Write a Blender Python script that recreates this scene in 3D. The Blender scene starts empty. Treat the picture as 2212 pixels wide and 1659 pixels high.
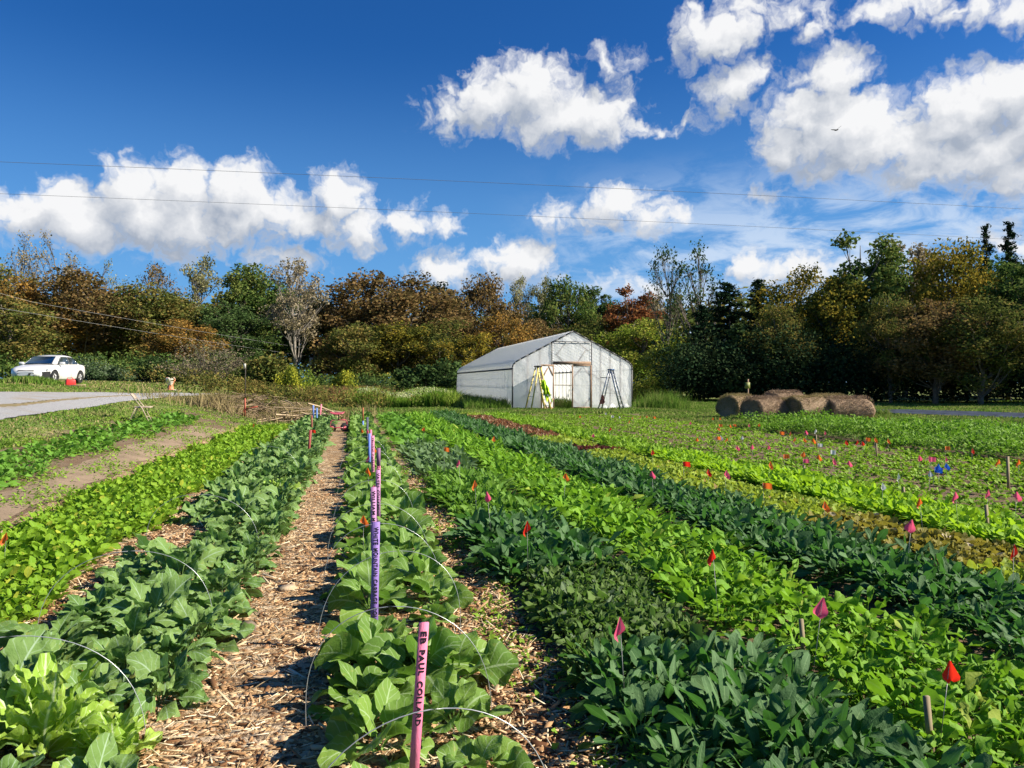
import bpy, math, random
import numpy as np
from mathutils import Vector, Matrix

# ---------------------------------------------------------------- camera, sun, sky, exposure
sc = bpy.context.scene
COL = sc.collection
YAW = 11.7           # the crop rows run along +Y; the camera looks this many degrees to their right
HC = 1.6
FPX = 769.0          # focal length in picture pixels (1024 wide)
HOR = 382.0          # row of the horizon
cam_d = bpy.data.cameras.new('camera')
cam = bpy.data.objects.new('camera', cam_d)
COL.objects.link(cam)
cam.location = (0, 0, HC)
cam.rotation_euler = (math.radians(90 - 0.15), 0, math.radians(-YAW))
cam_d.sensor_width = 36.0
cam_d.lens = FPX / 1024 * 36.0
cam_d.clip_start = 0.05
cam_d.clip_end = 3000
sc.camera = cam

SUN_AZ = 107.0       # degrees clockwise from +Y
SUN_EL = 35.0
sun_d = bpy.data.lights.new('sun', 'SUN')
sun_d.energy = 5.0
sun_d.angle = math.radians(0.53)
sun_d.color = (1.0, 0.92, 0.78)
sun = bpy.data.objects.new('sun', sun_d)
COL.objects.link(sun)
_az, _el = math.radians(SUN_AZ), math.radians(SUN_EL)
sdir = Vector((math.sin(_az) * math.cos(_el), math.cos(_az) * math.cos(_el), math.sin(_el)))
sun.rotation_euler = sdir.to_track_quat('Z', 'Y').to_euler()
sun.location = sdir * 60

sc.view_settings.view_transform = 'Standard'
sc.view_settings.look = 'None'
sc.view_settings.exposure = 1.05
sc.view_settings.gamma = 1.0
sc.render.engine = 'CYCLES'
sc.cycles.use_denoising = True
sc.cycles.max_bounces = 8
sc.cycles.diffuse_bounces = 3
sc.cycles.glossy_bounces = 2
sc.cycles.transmission_bounces = 4
sc.cycles.transparent_max_bounces = 12
sc.cycles.sample_clamp_indirect = 6.0
sc.cycles.caustics_reflective = False
sc.cycles.caustics_refractive = False

F = Vector((math.sin(math.radians(YAW)), math.cos(math.radians(YAW)), 0))
R = Vector((F.y, -F.x, 0))

def W(u, v, d):
    """world point seen at picture pixel (u, v) of a 1024-wide picture, d metres ahead"""
    p = F * d + R * ((u - 512) / FPX * d)
    return Vector((p.x, p.y, HC - (v - HOR) / FPX * d))

def XY(u, d):
    p = F * d + R * ((u - 512) / FPX * d)
    return p.x, p.y

D2 = 1024 / 2212.0   # from the 2212-wide view of the photograph to 1024-wide pixels

# ------------------------------------------------------------------ sky
class NT:
    def __init__(s, tree):
        s.t = tree; s.n = tree.nodes; s.l = tree.links
    def new(s, typ, **kw):
        n = s.n.new(typ)
        for k, v in kw.items():
            setattr(n, k, v)
        return n
    def link(s, a, b):
        s.l.new(a, b)
    def val(s, node, idx, x):
        if hasattr(x, 'is_linked') or isinstance(x, bpy.types.NodeSocket):
            s.l.new(x, node.inputs[idx])
        else:
            node.inputs[idx].default_value = x
    def math(s, op, a, b=None, c=None, clamp=False):
        n = s.n.new('ShaderNodeMath'); n.operation = op; n.use_clamp = clamp
        s.val(n, 0, a)
        if b is not None: s.val(n, 1, b)
        if c is not None: s.val(n, 2, c)
        return n.outputs[0]
    def vmath(s, op, a, b=None):
        n = s.n.new('ShaderNodeVectorMath'); n.operation = op
        s.val(n, 0, a)
        if b is not None: s.val(n, 1, b)
        return n.outputs['Value'] if op in ('LENGTH', 'DOT_PRODUCT') else n.outputs[0]
    def noise(s, vec, scale, detail=4, rough=0.5, dist=0.0, out='Fac', dims='3D'):
        n = s.n.new('ShaderNodeTexNoise')
        n.noise_dimensions = dims
        if vec is not None: s.l.new(vec, n.inputs['Vector'])
        n.inputs['Scale'].default_value = scale
        n.inputs['Detail'].default_value = detail
        n.inputs['Roughness'].default_value = rough
        n.inputs['Distortion'].default_value = dist
        return n.outputs[out]
    def mapr(s, x, a, b, c=0.0, d=1.0, smooth=False):
        n = s.n.new('ShaderNodeMapRange'); n.clamp = True
        if smooth: n.interpolation_type = 'SMOOTHSTEP'
        s.val(n, 0, x)
        for i, q in enumerate((a, b, c, d)): s.val(n, i + 1, q)
        return n.outputs[0]
    def mix(s, f, a, b, mode='MIX'):
        n = s.n.new('ShaderNodeMix'); n.data_type = 'RGBA'; n.blend_type = mode
        s.val(n, 0, f)
        for i, q in ((6, a), (7, b)):
            if isinstance(q, tuple) and len(q) == 3: q = (*q, 1)
            s.val(n, i, q)
        return n.outputs[2]

def azel(xd, yd):
    a = (xd * D2 - 512) / FPX
    b = (yd * D2 - HOR) / FPX
    return (YAW + math.degrees(math.atan(a)), math.degrees(math.atan(-b / math.sqrt(1 + a * a))))

# cumulus puffs: x, y, half width, half height (in the 2212-wide view), turned into azimuth and elevation
PUFFS = [
 (60, 465, 130, 50), (-60, 455, 120, 60), (170, 470, 110, 70), (280, 420, 80, 65), (395, 405, 75, 62), (350, 470, 190, 75), (515, 415, 80, 62),
 (520, 475, 120, 50), (665, 468, 75, 48), (735, 430, 55, 55), (765, 490, 60, 45), (870, 483, 62, 38), (965, 484, 30, 26),
 (620, 560, 70, 32), (650, 548, 30, 20),
 (1060, 220, 75, 62), (1160, 190, 85, 62), (1215, 255, 130, 58), (1310, 240, 70, 50), (975, 255, 65, 34), (1340, 280, 50, 30), (1300, 130, 22, 30), (1345, 130, 38, 16),
 (1430, 280, 60, 12), (1490, 262, 45, 10),
 (1345, 450, 90, 40), (1310, 478, 90, 24), (1410, 470, 60, 30), (1195, 470, 40, 30),
 (1115, 570, 72, 48), (1145, 560, 48, 34), (1075, 565, 45, 32), (955, 590, 68, 40), (930, 570, 32, 30), (1295, 610, 28, 16), (1395, 625, 45, 22),
 (1545, 80, 80, 62), (1500, 50, 40, 40), (1590, 20, 110, 30), (1720, 35, 90, 26), (1575, 185, 62, 45), (1625, 160, 40, 38), (1570, 235, 45, 28), (1770, 55, 45, 28),
 (1800, 160, 70, 60), (1760, 240, 110, 62), (1830, 270, 140, 70), (1700, 320, 65, 60), (1960, 290, 160, 50), (2100, 230, 120, 80), (2190, 190, 90, 75), (1930, 330, 220, 45), (2150, 320, 160, 60), (1730, 170, 50, 26),
 (2300, 260, 140, 110), (1950, 10, 110, 34), (2080, 20, 110, 30), (2200, 25, 80, 30),
 (1620, 575, 45, 36), (1680, 590, 50, 26), (1745, 580, 80, 32), (2180, 520, 50, 36), (1655, 425, 36, 18),
 (1850, 325, 190, 60), (2040, 345, 180, 60), (2190, 375, 120, 55), (2050, 280, 140, 60), (1760, 300, 90, 60),
 (270, 495, 190, 36), (450, 495, 170, 36), (90, 480, 150, 40), (590, 450, 70, 50), (700, 480, 70, 45),
 (2500, 480, 160, 70), (-420, 350, 200, 90),
]
world = bpy.data.worlds.new('World')
sc.world = world
world.use_nodes = True
world.cycles.sampling_method = 'MANUAL'
world.cycles.sample_map_resolution = 512
wt = NT(world.node_tree)
wt.n.clear()
sky = wt.new('ShaderNodeTexSky', sky_type='NISHITA')
sky.sun_disc = False
sky.sun_elevation = math.radians(SUN_EL)
sky.sun_rotation = math.radians(SUN_AZ)
sky.altitude = 100
sky.air_density = 1.0
sky.dust_density = 0.4
sky.ozone_density = 3.0
hs = wt.new('ShaderNodeHueSaturation')
hs.inputs['Saturation'].default_value = 1.28
hs.inputs['Hue'].default_value = 0.497
wt.link(sky.outputs[0], hs.inputs['Color'])
tc = wt.new('ShaderNodeTexCoord')
sep = wt.new('ShaderNodeSeparateXYZ'); wt.link(tc.outputs['Generated'], sep.inputs[0])
azn = wt.math('MULTIPLY', wt.math('ARCTAN2', sep.outputs[0], sep.outputs[1]), 57.29578)
eln = wt.math('MULTIPLY', wt.math('ARCSINE', sep.outputs[2]), 57.29578)
cmb = wt.new('ShaderNodeCombineXYZ'); wt.link(azn, cmb.inputs[0]); wt.link(eln, cmb.inputs[1])
P0 = cmb.outputs[0]

grp = bpy.data.node_groups.new('cloud_field', 'ShaderNodeTree')
grp.interface.new_socket('P', in_out='INPUT', socket_type='NodeSocketVector')
grp.interface.new_socket('smooth', in_out='OUTPUT', socket_type='NodeSocketFloat')
grp.interface.new_socket('full', in_out='OUTPUT', socket_type='NodeSocketFloat')
g = NT(grp)
gi = g.new('NodeGroupInput'); go = g.new('NodeGroupOutput')
w1 = g.vmath('SUBTRACT', g.noise(gi.outputs[0], 0.35, 4, 0.6, out='Color', dims='2D'), (0.5, 0.5, 0.5))
w1 = g.vmath('MULTIPLY', w1, (3.2, 2.6, 0.0))
pw = g.vmath('ADD', gi.outputs[0], w1)
fld = None
for (x, y, rx, ry) in PUFFS:
    ca, ce = azel(x, y)
    a2, _ = azel(x + rx, y); _, e2 = azel(x, y - ry)
    sx, sy = abs(a2 - ca) * 1.30, abs(e2 - ce) * 1.30
    q = g.vmath('SUBTRACT', pw, (ca, ce, 0.0))
    q = g.vmath('MULTIPLY', q, (1 / sx, 1 / sy, 0.0))
    r2 = g.vmath('LENGTH', q)
    f1 = g.math('MULTIPLY', g.math('SUBTRACT', 1.0, r2), min(1.0, sy / 2.6) * 0.9 + 0.1)
    if fld is None: fld = f1
    else: fld = g.math('MAXIMUM', fld, f1)
nz = g.noise(pw, 0.62, 6, 0.55, dims='2D')
vor = g.new('ShaderNodeTexVoronoi'); vor.feature = 'F1'; vor.voronoi_dimensions = '2D'; g.link(pw, vor.inputs['Vector']); vor.inputs['Scale'].default_value = 0.8
vor.inputs['Detail'].default_value = 2
bil = g.math('SUBTRACT', 0.45, vor.outputs['Distance'])
full = g.math('ADD', fld, g.math('MULTIPLY', g.math('SUBTRACT', nz, 0.5), 0.85))
full = g.math('ADD', full, g.math('MULTIPLY', bil, 0.30))
g.link(fld, go.inputs[0]); g.link(full, go.inputs[1])

def field(vec):
    n = wt.new('ShaderNodeGroup'); n.node_tree = grp
    wt.link(vec, n.inputs[0])
    return n.outputs[0], n.outputs[1]
s0, f0 = field(P0)
s1, f1 = field(wt.vmath('ADD', P0, (0.9, 1.9, 0.0)))
alpha = wt.mapr(f0, -0.18, 0.40, smooth=True)
lit = wt.math('ADD', wt.math('MULTIPLY', wt.math('SUBTRACT', s0, s1), 0.95), wt.math('MULTIPLY', wt.math('SUBTRACT', f0, f1), 0.60))
shade = wt.mapr(lit, -0.62, 0.78)
thin = wt.mapr(f0, -0.13, 0.30, 1.0, 0.0)
shade = wt.math('MAXIMUM', shade, wt.math('MULTIPLY', thin, 0.62))
shade = wt.math('POWER', shade, 1.05)
ccol = wt.mix(shade, (0.188, 0.215, 0.262), (0.450, 0.452, 0.458))
# high thin cloud in the right half, streaky and soft
stv = wt.vmath('MULTIPLY', P0, (0.09, 0.26, 0.0))
rot = wt.new('ShaderNodeVectorRotate'); rot.rotation_type = 'Z_AXIS'; rot.inputs['Angle'].default_value = -0.35
wt.link(stv, rot.inputs['Vector'])
ci = wt.noise(rot.outputs[0], 2.2, 6, 0.62, 0.35, dims='2D')
ci = wt.mapr(ci, 0.34, 0.66, smooth=True)
ca_ = wt.mapr(azn, 9, 25, smooth=True)
ce_ = wt.math('MULTIPLY', wt.mapr(eln, 17, 9, smooth=True), wt.mapr(eln, -2, 2))
ci = wt.math('MULTIPLY', wt.math('MULTIPLY', ci, wt.math('MULTIPLY', ca_, ce_)), 0.85)
col = wt.mix(1.0, hs.outputs[0], (0.0200, 0.0365, 0.056), 'MULTIPLY')
# low haze towards the horizon
hz = wt.mapr(eln, 24, 1, 0.0, 0.80, smooth=True)
col = wt.mix(hz, col, (0.085, 0.215, 0.405))
col = wt.mix(ci, col, (0.31, 0.37, 0.455))
col = wt.mix(alpha, col, ccol)
bg = wt.new('ShaderNodeBackground'); wt.link(col, bg.inputs[0]); bg.inputs[1].default_value = 1.0
wo = wt.new('ShaderNodeOutputWorld'); wt.link(bg.outputs[0], wo.inputs[0])

# ------------------------------------------------------------------ helpers
rng = np.random.default_rng(7)
random.seed(7)

def gz(x, y):
    """height of the ground: flat field, rising to the left towards the road"""
    x = np.asarray(x, float); y = np.asarray(y, float)
    L = np.clip(-x - 3.4, 0, None)
    t = np.clip((y - 5) / 15, 0, 1); t = t * t * (3 - 2 * t)
    z = 1.8 * (1 - np.exp(-L / 6.5)) * t
    return z + 0.03 * np.sin(x * 0.9 + 1.3) * np.sin(y * 0.7) * np.clip(L / 3, 0, 1)

def G(u, v, zo=0.0):
    """point of the ground (zo above it) seen at picture pixel (u, v)"""
    d = HC * FPX / (v - HOR) if v > HOR + 4 else 60.0
    lo, hi = 0.5, 400.0
    for _ in range(60):
        m = (lo + hi) / 2
        p = W(u, v, m)
        if p.z > gz(p.x, p.y) + zo: lo = m
        else: hi = m
    p = W(u, v, lo)
    return Vector((p.x, p.y, float(gz(p.x, p.y))))

def mk(name, V, faces, mat=None, uv=None, tint=None, parent=None, smooth=False, mats=None, fmat=None):
    me = bpy.data.meshes.new(name)
    V = np.asarray(V, np.float32).reshape(-1, 3)
    if isinstance(faces, np.ndarray): faces = [faces]
    faces = [np.asarray(f, np.int32) for f in faces if len(f)]
    loops = np.concatenate([f.ravel() for f in faces])
    cnt = np.concatenate([np.full(len(f), f.shape[1], np.int32) for f in faces])
    st = np.concatenate([[0], np.cumsum(cnt)[:-1]]).astype(np.int32)
    me.vertices.add(len(V)); me.vertices.foreach_set('co', V.ravel())
    me.loops.add(len(loops)); me.loops.foreach_set('vertex_index', loops)
    me.polygons.add(len(cnt)); me.polygons.foreach_set('loop_start', st)
    me.polygons.foreach_set('loop_total', cnt)
    if smooth: me.polygons.foreach_set('use_smooth', np.ones(len(cnt), bool))
    if fmat is not None: me.polygons.foreach_set('material_index', np.asarray(fmat, np.int32))
    me.update(calc_edges=True)
    if uv is not None:
        l = me.uv_layers.new(name='UVMap')
        l.data.foreach_set('uv', np.asarray(uv, np.float32)[loops].ravel())
    if tint is not None:
        a = me.attributes.new('tint', 'FLOAT', 'POINT')
        a.data.foreach_set('value', np.asarray(tint, np.float32))
    for m in (mats or ([mat] if mat else [])): me.materials.append(m)
    o = bpy.data.objects.new(name, me)
    COL.objects.link(o)
    if parent: o.parent = parent
    return o

def tag(o, label=None, cat=None, group=None, kind=None):
    if label: o['label'] = label
    if cat: o['category'] = cat
    if group: o['group'] = group
    if kind: o['kind'] = kind
    return o

def empty(name, loc, rz=0.0, label=None, cat=None, group=None):
    o = bpy.data.objects.new(name, None)
    COL.objects.link(o)
    o.location = loc; o.rotation_euler = (0, 0, rz); o.empty_display_size = 0.1
    return tag(o, label, cat, group)

def dup(o, parent=None):
    c = o.copy(); COL.objects.link(c)
    if parent: c.parent = parent
    for ch in list(o.children): dup(ch, c)
    return c

class MB:
    """collects boxes, tubes and sheets for one mesh"""
    def __init__(s): s.v = []; s.q = []; s.t = []; s.n = 0
    def add(s, V, q=None, t=None):
        V = np.asarray(V, float).reshape(-1, 3)
        s.v.append(V)
        if q is not None and len(q): s.q.append(np.asarray(q, int) + s.n)
        if t is not None and len(t): s.t.append(np.asarray(t, int) + s.n)
        s.n += len(V)
    def box(s, c, h, rot=None, taper=1.0):
        x, y, z = h
        V = np.array([[-x, -y, -z], [x, -y, -z], [x, y, -z], [-x, y, -z], [-x * taper, -y * taper, z], [x * taper, -y * taper, z], [x * taper, y * taper, z], [-x * taper, y * taper, z]])
        if rot is not None: V = V @ np.array(rot).T
        s.add(V + np.array(c), [[0, 3, 2, 1], [4, 5, 6, 7], [0, 1, 5, 4], [1, 2, 6, 5], [2, 3, 7, 6], [3, 0, 4, 7]])
    def beam(s, a, b, w, t, up=(0, 0, 1)):
        a = Vector(a); b = Vector(b); d = b - a; L = d.length
        z = d.normalized(); x = z.cross(Vector(up))
        if x.length < 1e-4: x = z.cross(Vector((0, 1, 0)))
        x.normalize(); y = z.cross(x)
        M = np.array([[x.x, y.x, z.x], [x.y, y.y, z.y], [x.z, y.z, z.z]])
        s.box((a + b) / 2, (w / 2, t / 2, L / 2), M)
    def tube(s, pts, r, n=6, caps=True):
        P = np.asarray([tuple(p) for p in pts], float)
        rr = np.full(len(P), r, float) if np.isscalar(r) else np.asarray(r, float)
        T = np.gradient(P, axis=0); T /= np.linalg.norm(T, axis=1)[:, None] + 1e-9
        ref = np.array([0, 0, 1.0]) if abs(T[0][2]) < 0.9 else np.array([1.0, 0, 0])
        A = np.cross(T, ref); bad = np.linalg.norm(A, axis=1) < 1e-3
        A[bad] = np.cross(T[bad], [0, 1.0, 0.2]); A /= np.linalg.norm(A, axis=1)[:, None] + 1e-9
        B = np.cross(T, A)
        th = np.linspace(0, 2 * np.pi, n, endpoint=False)
        V = P[:, None] + rr[:, None, None] * (np.cos(th)[None, :, None] * A[:, None] + np.sin(th)[None, :, None] * B[:, None])
        m = len(P)
        i = np.arange(m - 1)[:, None] * n; j = np.arange(n)[None]; k = (j + 1) % n
        q = np.stack([i + j, i + k, i + n + k, i + n + j], -1).reshape(-1, 4)
        s.add(V.reshape(-1, 3), q)
        if caps:
            c0 = s.n - m * n
            s.add([P[0], P[-1]], None, None)
            z0 = s.n - 2
            j = np.arange(n); k = (j + 1) % n
            s.t.append(np.stack([np.full(n, z0), c0 + k, c0 + j], -1))
            s.t.append(np.stack([np.full(n, z0 + 1), c0 + (m - 1) * n + j, c0 + (m - 1) * n + k], -1))
    def lathe(s, prof, n=16, M=None):
        P = np.asarray(prof, float); th = np.linspace(0, 2 * np.pi, n, endpoint=False)
        V = np.stack([P[:, 0, None] * np.cos(th), P[:, 0, None] * np.sin(th), np.repeat(P[:, 1, None], n, 1)], -1).reshape(-1, 3)
        if M is not None:
            V = V @ np.array(M.to_3x3()).T + np.array(M.translation)
        m = len(P); i = np.arange(m - 1)[:, None] * n; j = np.arange(n)[None]; k = (j + 1) % n
        s.add(V, np.stack([i + j, i + k, i + n + k, i + n + j], -1).reshape(-1, 4))
    def grid(s, V):
        """V: (a, b, 3) grid of points"""
        V = np.asarray(V, float); a, b = V.shape[:2]
        i = np.arange(a - 1)[:, None] * b; j = np.arange(b - 1)[None]
        s.add(V.reshape(-1, 3), np.stack([i + j, i + j + 1, i + b + j + 1, i + b + j], -1).reshape(-1, 4))
    def build(s, name, mat=None, parent=None, smooth=False):
        f = []
        if s.q: f.append(np.concatenate(s.q))
        if s.t: f.append(np.concatenate(s.t))
        return mk(name, np.concatenate(s.v), f, mat, parent=parent, smooth=smooth)

def nm(name):
    m = bpy.data.materials.new(name); m.use_nodes = True
    t = NT(m.node_tree); t.n.clear()
    out = t.new('ShaderNodeOutputMaterial')
    return m, t, out

def pm(name, c1, c2=None, scale=8.0, rough=0.7, bump=0.0, bscale=None, metal=0.0, spec=0.4, transl=0.0, sheen=0.0, detail=5, stretch=None, coat=0.0):
    """plain procedural surface: two colours mixed by noise, with bump"""
    m, t, out = nm(name)
    tc = t.new('ShaderNodeTexCoord').outputs['Object']
    if stretch: tc = t.vmath('MULTIPLY', tc, stretch)
    b = t.new('ShaderNodeBsdfPrincipled')
    if c2 is None: c2 = tuple(min(1, q * 0.75) for q in c1)
    n = t.noise(tc, scale, detail, 0.6)
    t.link(t.mix(t.mapr(n, 0.35, 0.68), c1, c2), b.inputs['Base Color'])
    b.inputs['Roughness'].default_value = rough
    b.inputs['Metallic'].default_value = metal
    b.inputs['Specular IOR Level'].default_value = spec
    b.inputs['Coat Weight'].default_value = coat
    if bump:
        bn = t.new('ShaderNodeBump'); bn.inputs['Strength'].default_value = min(1.0, bump); bn.inputs['Distance'].default_value = 0.02
        t.link(t.noise(tc, bscale or scale * 3, 5, 0.6), bn.inputs['Height']); t.link(bn.outputs[0], b.inputs['Normal'])
    if transl:
        tr = t.new('ShaderNodeBsdfTranslucent'); tr.inputs[0].default_value = (*c1, 1)
        mx = t.new('ShaderNodeMixShader'); mx.inputs[0].default_value = transl
        t.link(b.outputs[0], mx.inputs[1]); t.link(tr.outputs[0], mx.inputs[2]); t.link(mx.outputs[0], out.inputs[0])
    else:
        t.link(b.outputs[0], out.inputs[0])
    return m

def leafmat(name, c1, c2, rib=(0.35, 0.45, 0.2), ribw=0.05, ribf=0.6, tr=(0.25, 0.4, 0.04), trf=0.38, rough=0.66, c3=None, vein=0.0, spec=0.18, petw=0.0):
    """crop leaf: colour by leaf, paler midrib from the leaf's own UV, light shining through"""
    m, t, out = nm(name)
    at = t.new('ShaderNodeAttribute'); at.attribute_name = 'tint'
    uv = t.new('ShaderNodeUVMap').outputs[0]
    sp = t.new('ShaderNodeSeparateXYZ'); t.link(uv, sp.inputs[0])
    c = t.mix(t.mapr(at.outputs['Fac'], 0.0, 0.8), c1, c2)
    if c3: c = t.mix(t.mapr(at.outputs['Fac'], 0.80, 0.95), c, c3)
    ax = t.math('ABSOLUTE', t.math('SUBTRACT', sp.outputs[0], 0.5))
    ribm = t.mapr(ax, ribw, ribw * 0.4, 0, ribf)
    if vein:
        cz = t.new('ShaderNodeCombineXYZ'); t.link(sp.outputs[0], cz.inputs[0]); t.link(t.math('MULTIPLY', sp.outputs[1], 1.6), cz.inputs[1]); t.link(t.math('MULTIPLY', at.outputs['Fac'], 40.0), cz.inputs[2])
        sick = t.math('MULTIPLY', t.mapr(t.noise(cz.outputs[0], 5.0, 4, 0.6), 0.60, 0.70, 0, 0.75), t.mapr(ax, 0.05, 0.45, 0.15, 1.0))
        c = t.mix(sick, c, (0.30, 0.30, 0.06))
        c = t.mix(t.mapr(t.noise(cz.outputs[0], 14.0, 3, 0.6), 0.70, 0.74, 0, 0.8), c, (0.16, 0.11, 0.05))
    if vein:
        w = t.math('SINE', t.math('MULTIPLY', t.math('SUBTRACT', sp.outputs[1], t.math('MULTIPLY', ax, 0.55)), 42.0))
        ribm = t.math('MAXIMUM', ribm, t.mapr(w, 0.86, 1.0, 0, vein))
    if petw: ribm = t.math('MAXIMUM', ribm, t.mapr(sp.outputs[1], petw + 0.06, petw, 0, ribf))
    c = t.mix(ribm, c, rib)
    b = t.new('ShaderNodeBsdfPrincipled')
    t.link(c, b.inputs['Base Color']); b.inputs['Roughness'].default_value = rough; b.inputs['Specular IOR Level'].default_value = spec
    bn = t.new('ShaderNodeBump'); bn.inputs['Strength'].default_value = 0.35; bn.inputs['Distance'].default_value = 0.01
    tcn = t.new('ShaderNodeTexCoord').outputs['Object']
    t.link(t.noise(tcn, 60, 3, 0.6), bn.inputs['Height']); t.link(bn.outputs[0], b.inputs['Normal'])
    tb = t.new('ShaderNodeBsdfTranslucent'); t.link(t.mix(0.35, t.mix(0.5, tr, c), tr), tb.inputs[0])
    mx = t.new('ShaderNodeMixShader'); mx.inputs[0].default_value = trf
    t.link(b.outputs[0], mx.inputs[1]); t.link(tb.outputs[0], mx.inputs[2]); t.link(mx.outputs[0], out.inputs[0])
    return m

def leaves(P, az, el, L, Wd, curl, T=6, S=5, pet=0.3, shape='kale', ruff=0.0, cup=0.15, tint=None, rg=None, wave=None):
    """N leaves as strips: P (N,3) base; az direction; el start angle; L length; Wd full width; curl bend.
    returns V, quads, uv, tint"""
    rg = rg or rng
    N = len(P)
    az = np.asarray(az, float); el = np.broadcast_to(el, N); L = np.broadcast_to(L, N); Wd = np.broadcast_to(Wd, N); curl = np.broadcast_to(curl, N)
    t = np.linspace(0, 1, T); s = np.linspace(-1, 1, S)
    th = el[:, None] - curl[:, None] * (t[None] ** 1.4)
    dt = 1.0 / (T - 1)
    ch = np.cumsum(np.cos(th), 1) * dt; cz = np.cumsum(np.sin(th), 1) * dt
    ch -= ch[:, :1]; cz -= cz[:, :1]
    hx, hy = np.cos(az), np.sin(az)
    mid = np.stack([hx[:, None] * ch, hy[:, None] * ch, cz], -1) * L[:, None, None] + P[:, None, :]
    b = np.clip((t - pet) / (1 - pet), 0, 1)
    if shape == 'round': w = np.sin(np.pi * b ** 0.95) ** 0.42
    elif shape == 'kale': w = np.sin(np.pi * b ** 1.15) ** 0.6
    elif shape == 'lance': w = np.sin(np.pi * b ** 0.85) ** 0.9
    elif shape == 'head': w = np.sin(np.pi * (0.12 + 0.83 * b) ** 1.5) ** 0.7
    else: w = np.sin(np.pi * b)
    w = np.where(t < pet + 1e-6, 0.0, w)
    w[-1] = max(w[-1], (0.42 if shape == 'round' else 0.25) if T > 3 else 0.12)
    w = np.maximum(w, 0.055)
    if T == 3: w = np.array([0.12, 1.0, 0.15]) if pet < 0.3 else np.array([0.06, 0.95, 0.25])
    w = w[None, :] * np.ones((N, 1))
    if T > 4:
        nz_ = rg.uniform(-0.6, 0.45, (N, T, 2))
        if shape == 'round' and T > 8: nz_[:, 1:-1] = (nz_[:, :-2] + 2 * nz_[:, 1:-1] + nz_[:, 2:]) / 3.2
        lob = 1 + ruff * 1.1 * nz_ * (w[:, :, None] > 0.3)
    else:
        lob = np.ones((N, T, 2))
    wl = np.where(s[None, None, :] < 0, lob[:, :, :1], lob[:, :, 1:]) * w[:, :, None]
    side = np.stack([-hy, hx, np.zeros(N)], -1)
    roll = rg.normal(0, 0.45, N)
    nx = -np.sin(th) ; nzv = np.cos(th)
    nor = np.stack([hx[:, None] * nx, hy[:, None] * nx, nzv], -1)
    side = side[:, None, :] * np.cos(roll)[:, None, None] + nor * np.sin(roll)[:, None, None]
    off = s[None, None, :] * wl * Wd[:, None, None] * 0.5
    V = mid[:, :, None, :] + side[:, :, None, :] * off[..., None]
    up = cup * np.abs(s)[None, None, :] ** 1.5 * wl * Wd[:, None, None] * 0.5
    if ruff > 0 and T > 3:
        up = up + ruff * 0.30 * Wd[:, None, None] * rg.uniform(-1, 1, (N, T, S)) * (np.abs(s) > 0.4)[None, None, :] * w[:, :, None]
    if T > 3:
        ph = rg.uniform(0, 6.28, (N, 1, 1)); fq = rg.uniform(5, 11, (N, 1, 1))
        up = up + (0.10 + 0.35 * ruff if wave is None else wave) * 0.5 * Wd[:, None, None] * np.sin(fq * t[None, :, None] + ph + 1.6 * np.sign(s)[None, None, :]) * np.abs(s)[None, None, :] ** 1.2 * w[:, :, None]
        bend = rg.normal(0, 0.16, N)[:, None] * t[None] ** 2 * L[:, None]
        V = V + side[:, :, None, :] * bend[:, :, None, None]
    V = V + nor[:, :, None, :] * up[..., None]
    uv = np.zeros((N, T, S, 2)); uv[..., 0] = 0.5 + 0.5 * s[None, None, :]; uv[..., 1] = t[None, :, None]
    if tint is None: tint = rg.random(N)
    tn = np.repeat(tint, T * S)
    i = np.arange(T - 1)[:, None] * S; j = np.arange(S - 1)[None]
    q = np.stack([i + j, i + j + 1, i + S + j + 1, i + S + j], -1).reshape(-1, 4)
    Q = (q[None] + (np.arange(N) * T * S)[:, None, None]).reshape(-1, 4)
    return V.reshape(-1, 3), Q, uv.reshape(-1, 2), tn

def merge(parts):
    V = []; Q = []; U = []; Tn = []; n = 0
    for v, q, u, t in parts:
        V.append(v); Q.append(q + n); U.append(u); Tn.append(t); n += len(v)
    return np.concatenate(V), np.concatenate(Q), np.concatenate(U), np.concatenate(Tn)

def plant(rg, n, L, W_, el0=(0.35, 1.35), curl=(0.6, 1.3), base=0.03, **kw):
    """one rosette: n leaves around a short stem"""
    az = np.arange(n) * 2.39996 + rg.uniform(0, 6.28)
    k = np.arange(n) / max(1, n - 1)
    el = el0[0] + (el0[1] - el0[0]) * k + rg.uniform(-0.15, 0.15, n)
    P = np.zeros((n, 3)); P[:, 2] = base + 0.06 * k; P[:, 0] = 0.02 * np.cos(az); P[:, 1] = 0.02 * np.sin(az)
    Ls = L * rg.uniform(0.75, 1.1, n) * (1 - 0.25 * k)
    return leaves(P, az, el, Ls, W_ * rg.uniform(0.75, 1.15, n) * (1 - 0.25 * k), rg.uniform(*curl, n), rg=rg, **kw)

ORD = ['zeroth', 'first', 'second', 'third', 'fourth', 'fifth', 'sixth', 'seventh', 'eighth', 'ninth', 'tenth', 'eleventh', 'twelfth', 'thirteenth', 'fourteenth', 'fifteenth', 'sixteenth', 'seventeenth', 'eighteenth', 'nineteenth', 'twentieth']
def ordinal(i):
    if i <= 20: return ORD[i]
    tens = {2: 'twenty', 3: 'thirty', 4: 'forty', 5: 'fifty', 6: 'sixty', 7: 'seventy', 8: 'eighty', 9: 'ninety'}
    if i >= 100: return 'hundred and ' + ordinal(i - 100) if i > 100 else 'hundredth'
    return tens[i // 10] + ('-' + ORD[i % 10] if i % 10 else 'ieth').replace('tyieth', 'tieth')

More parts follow.
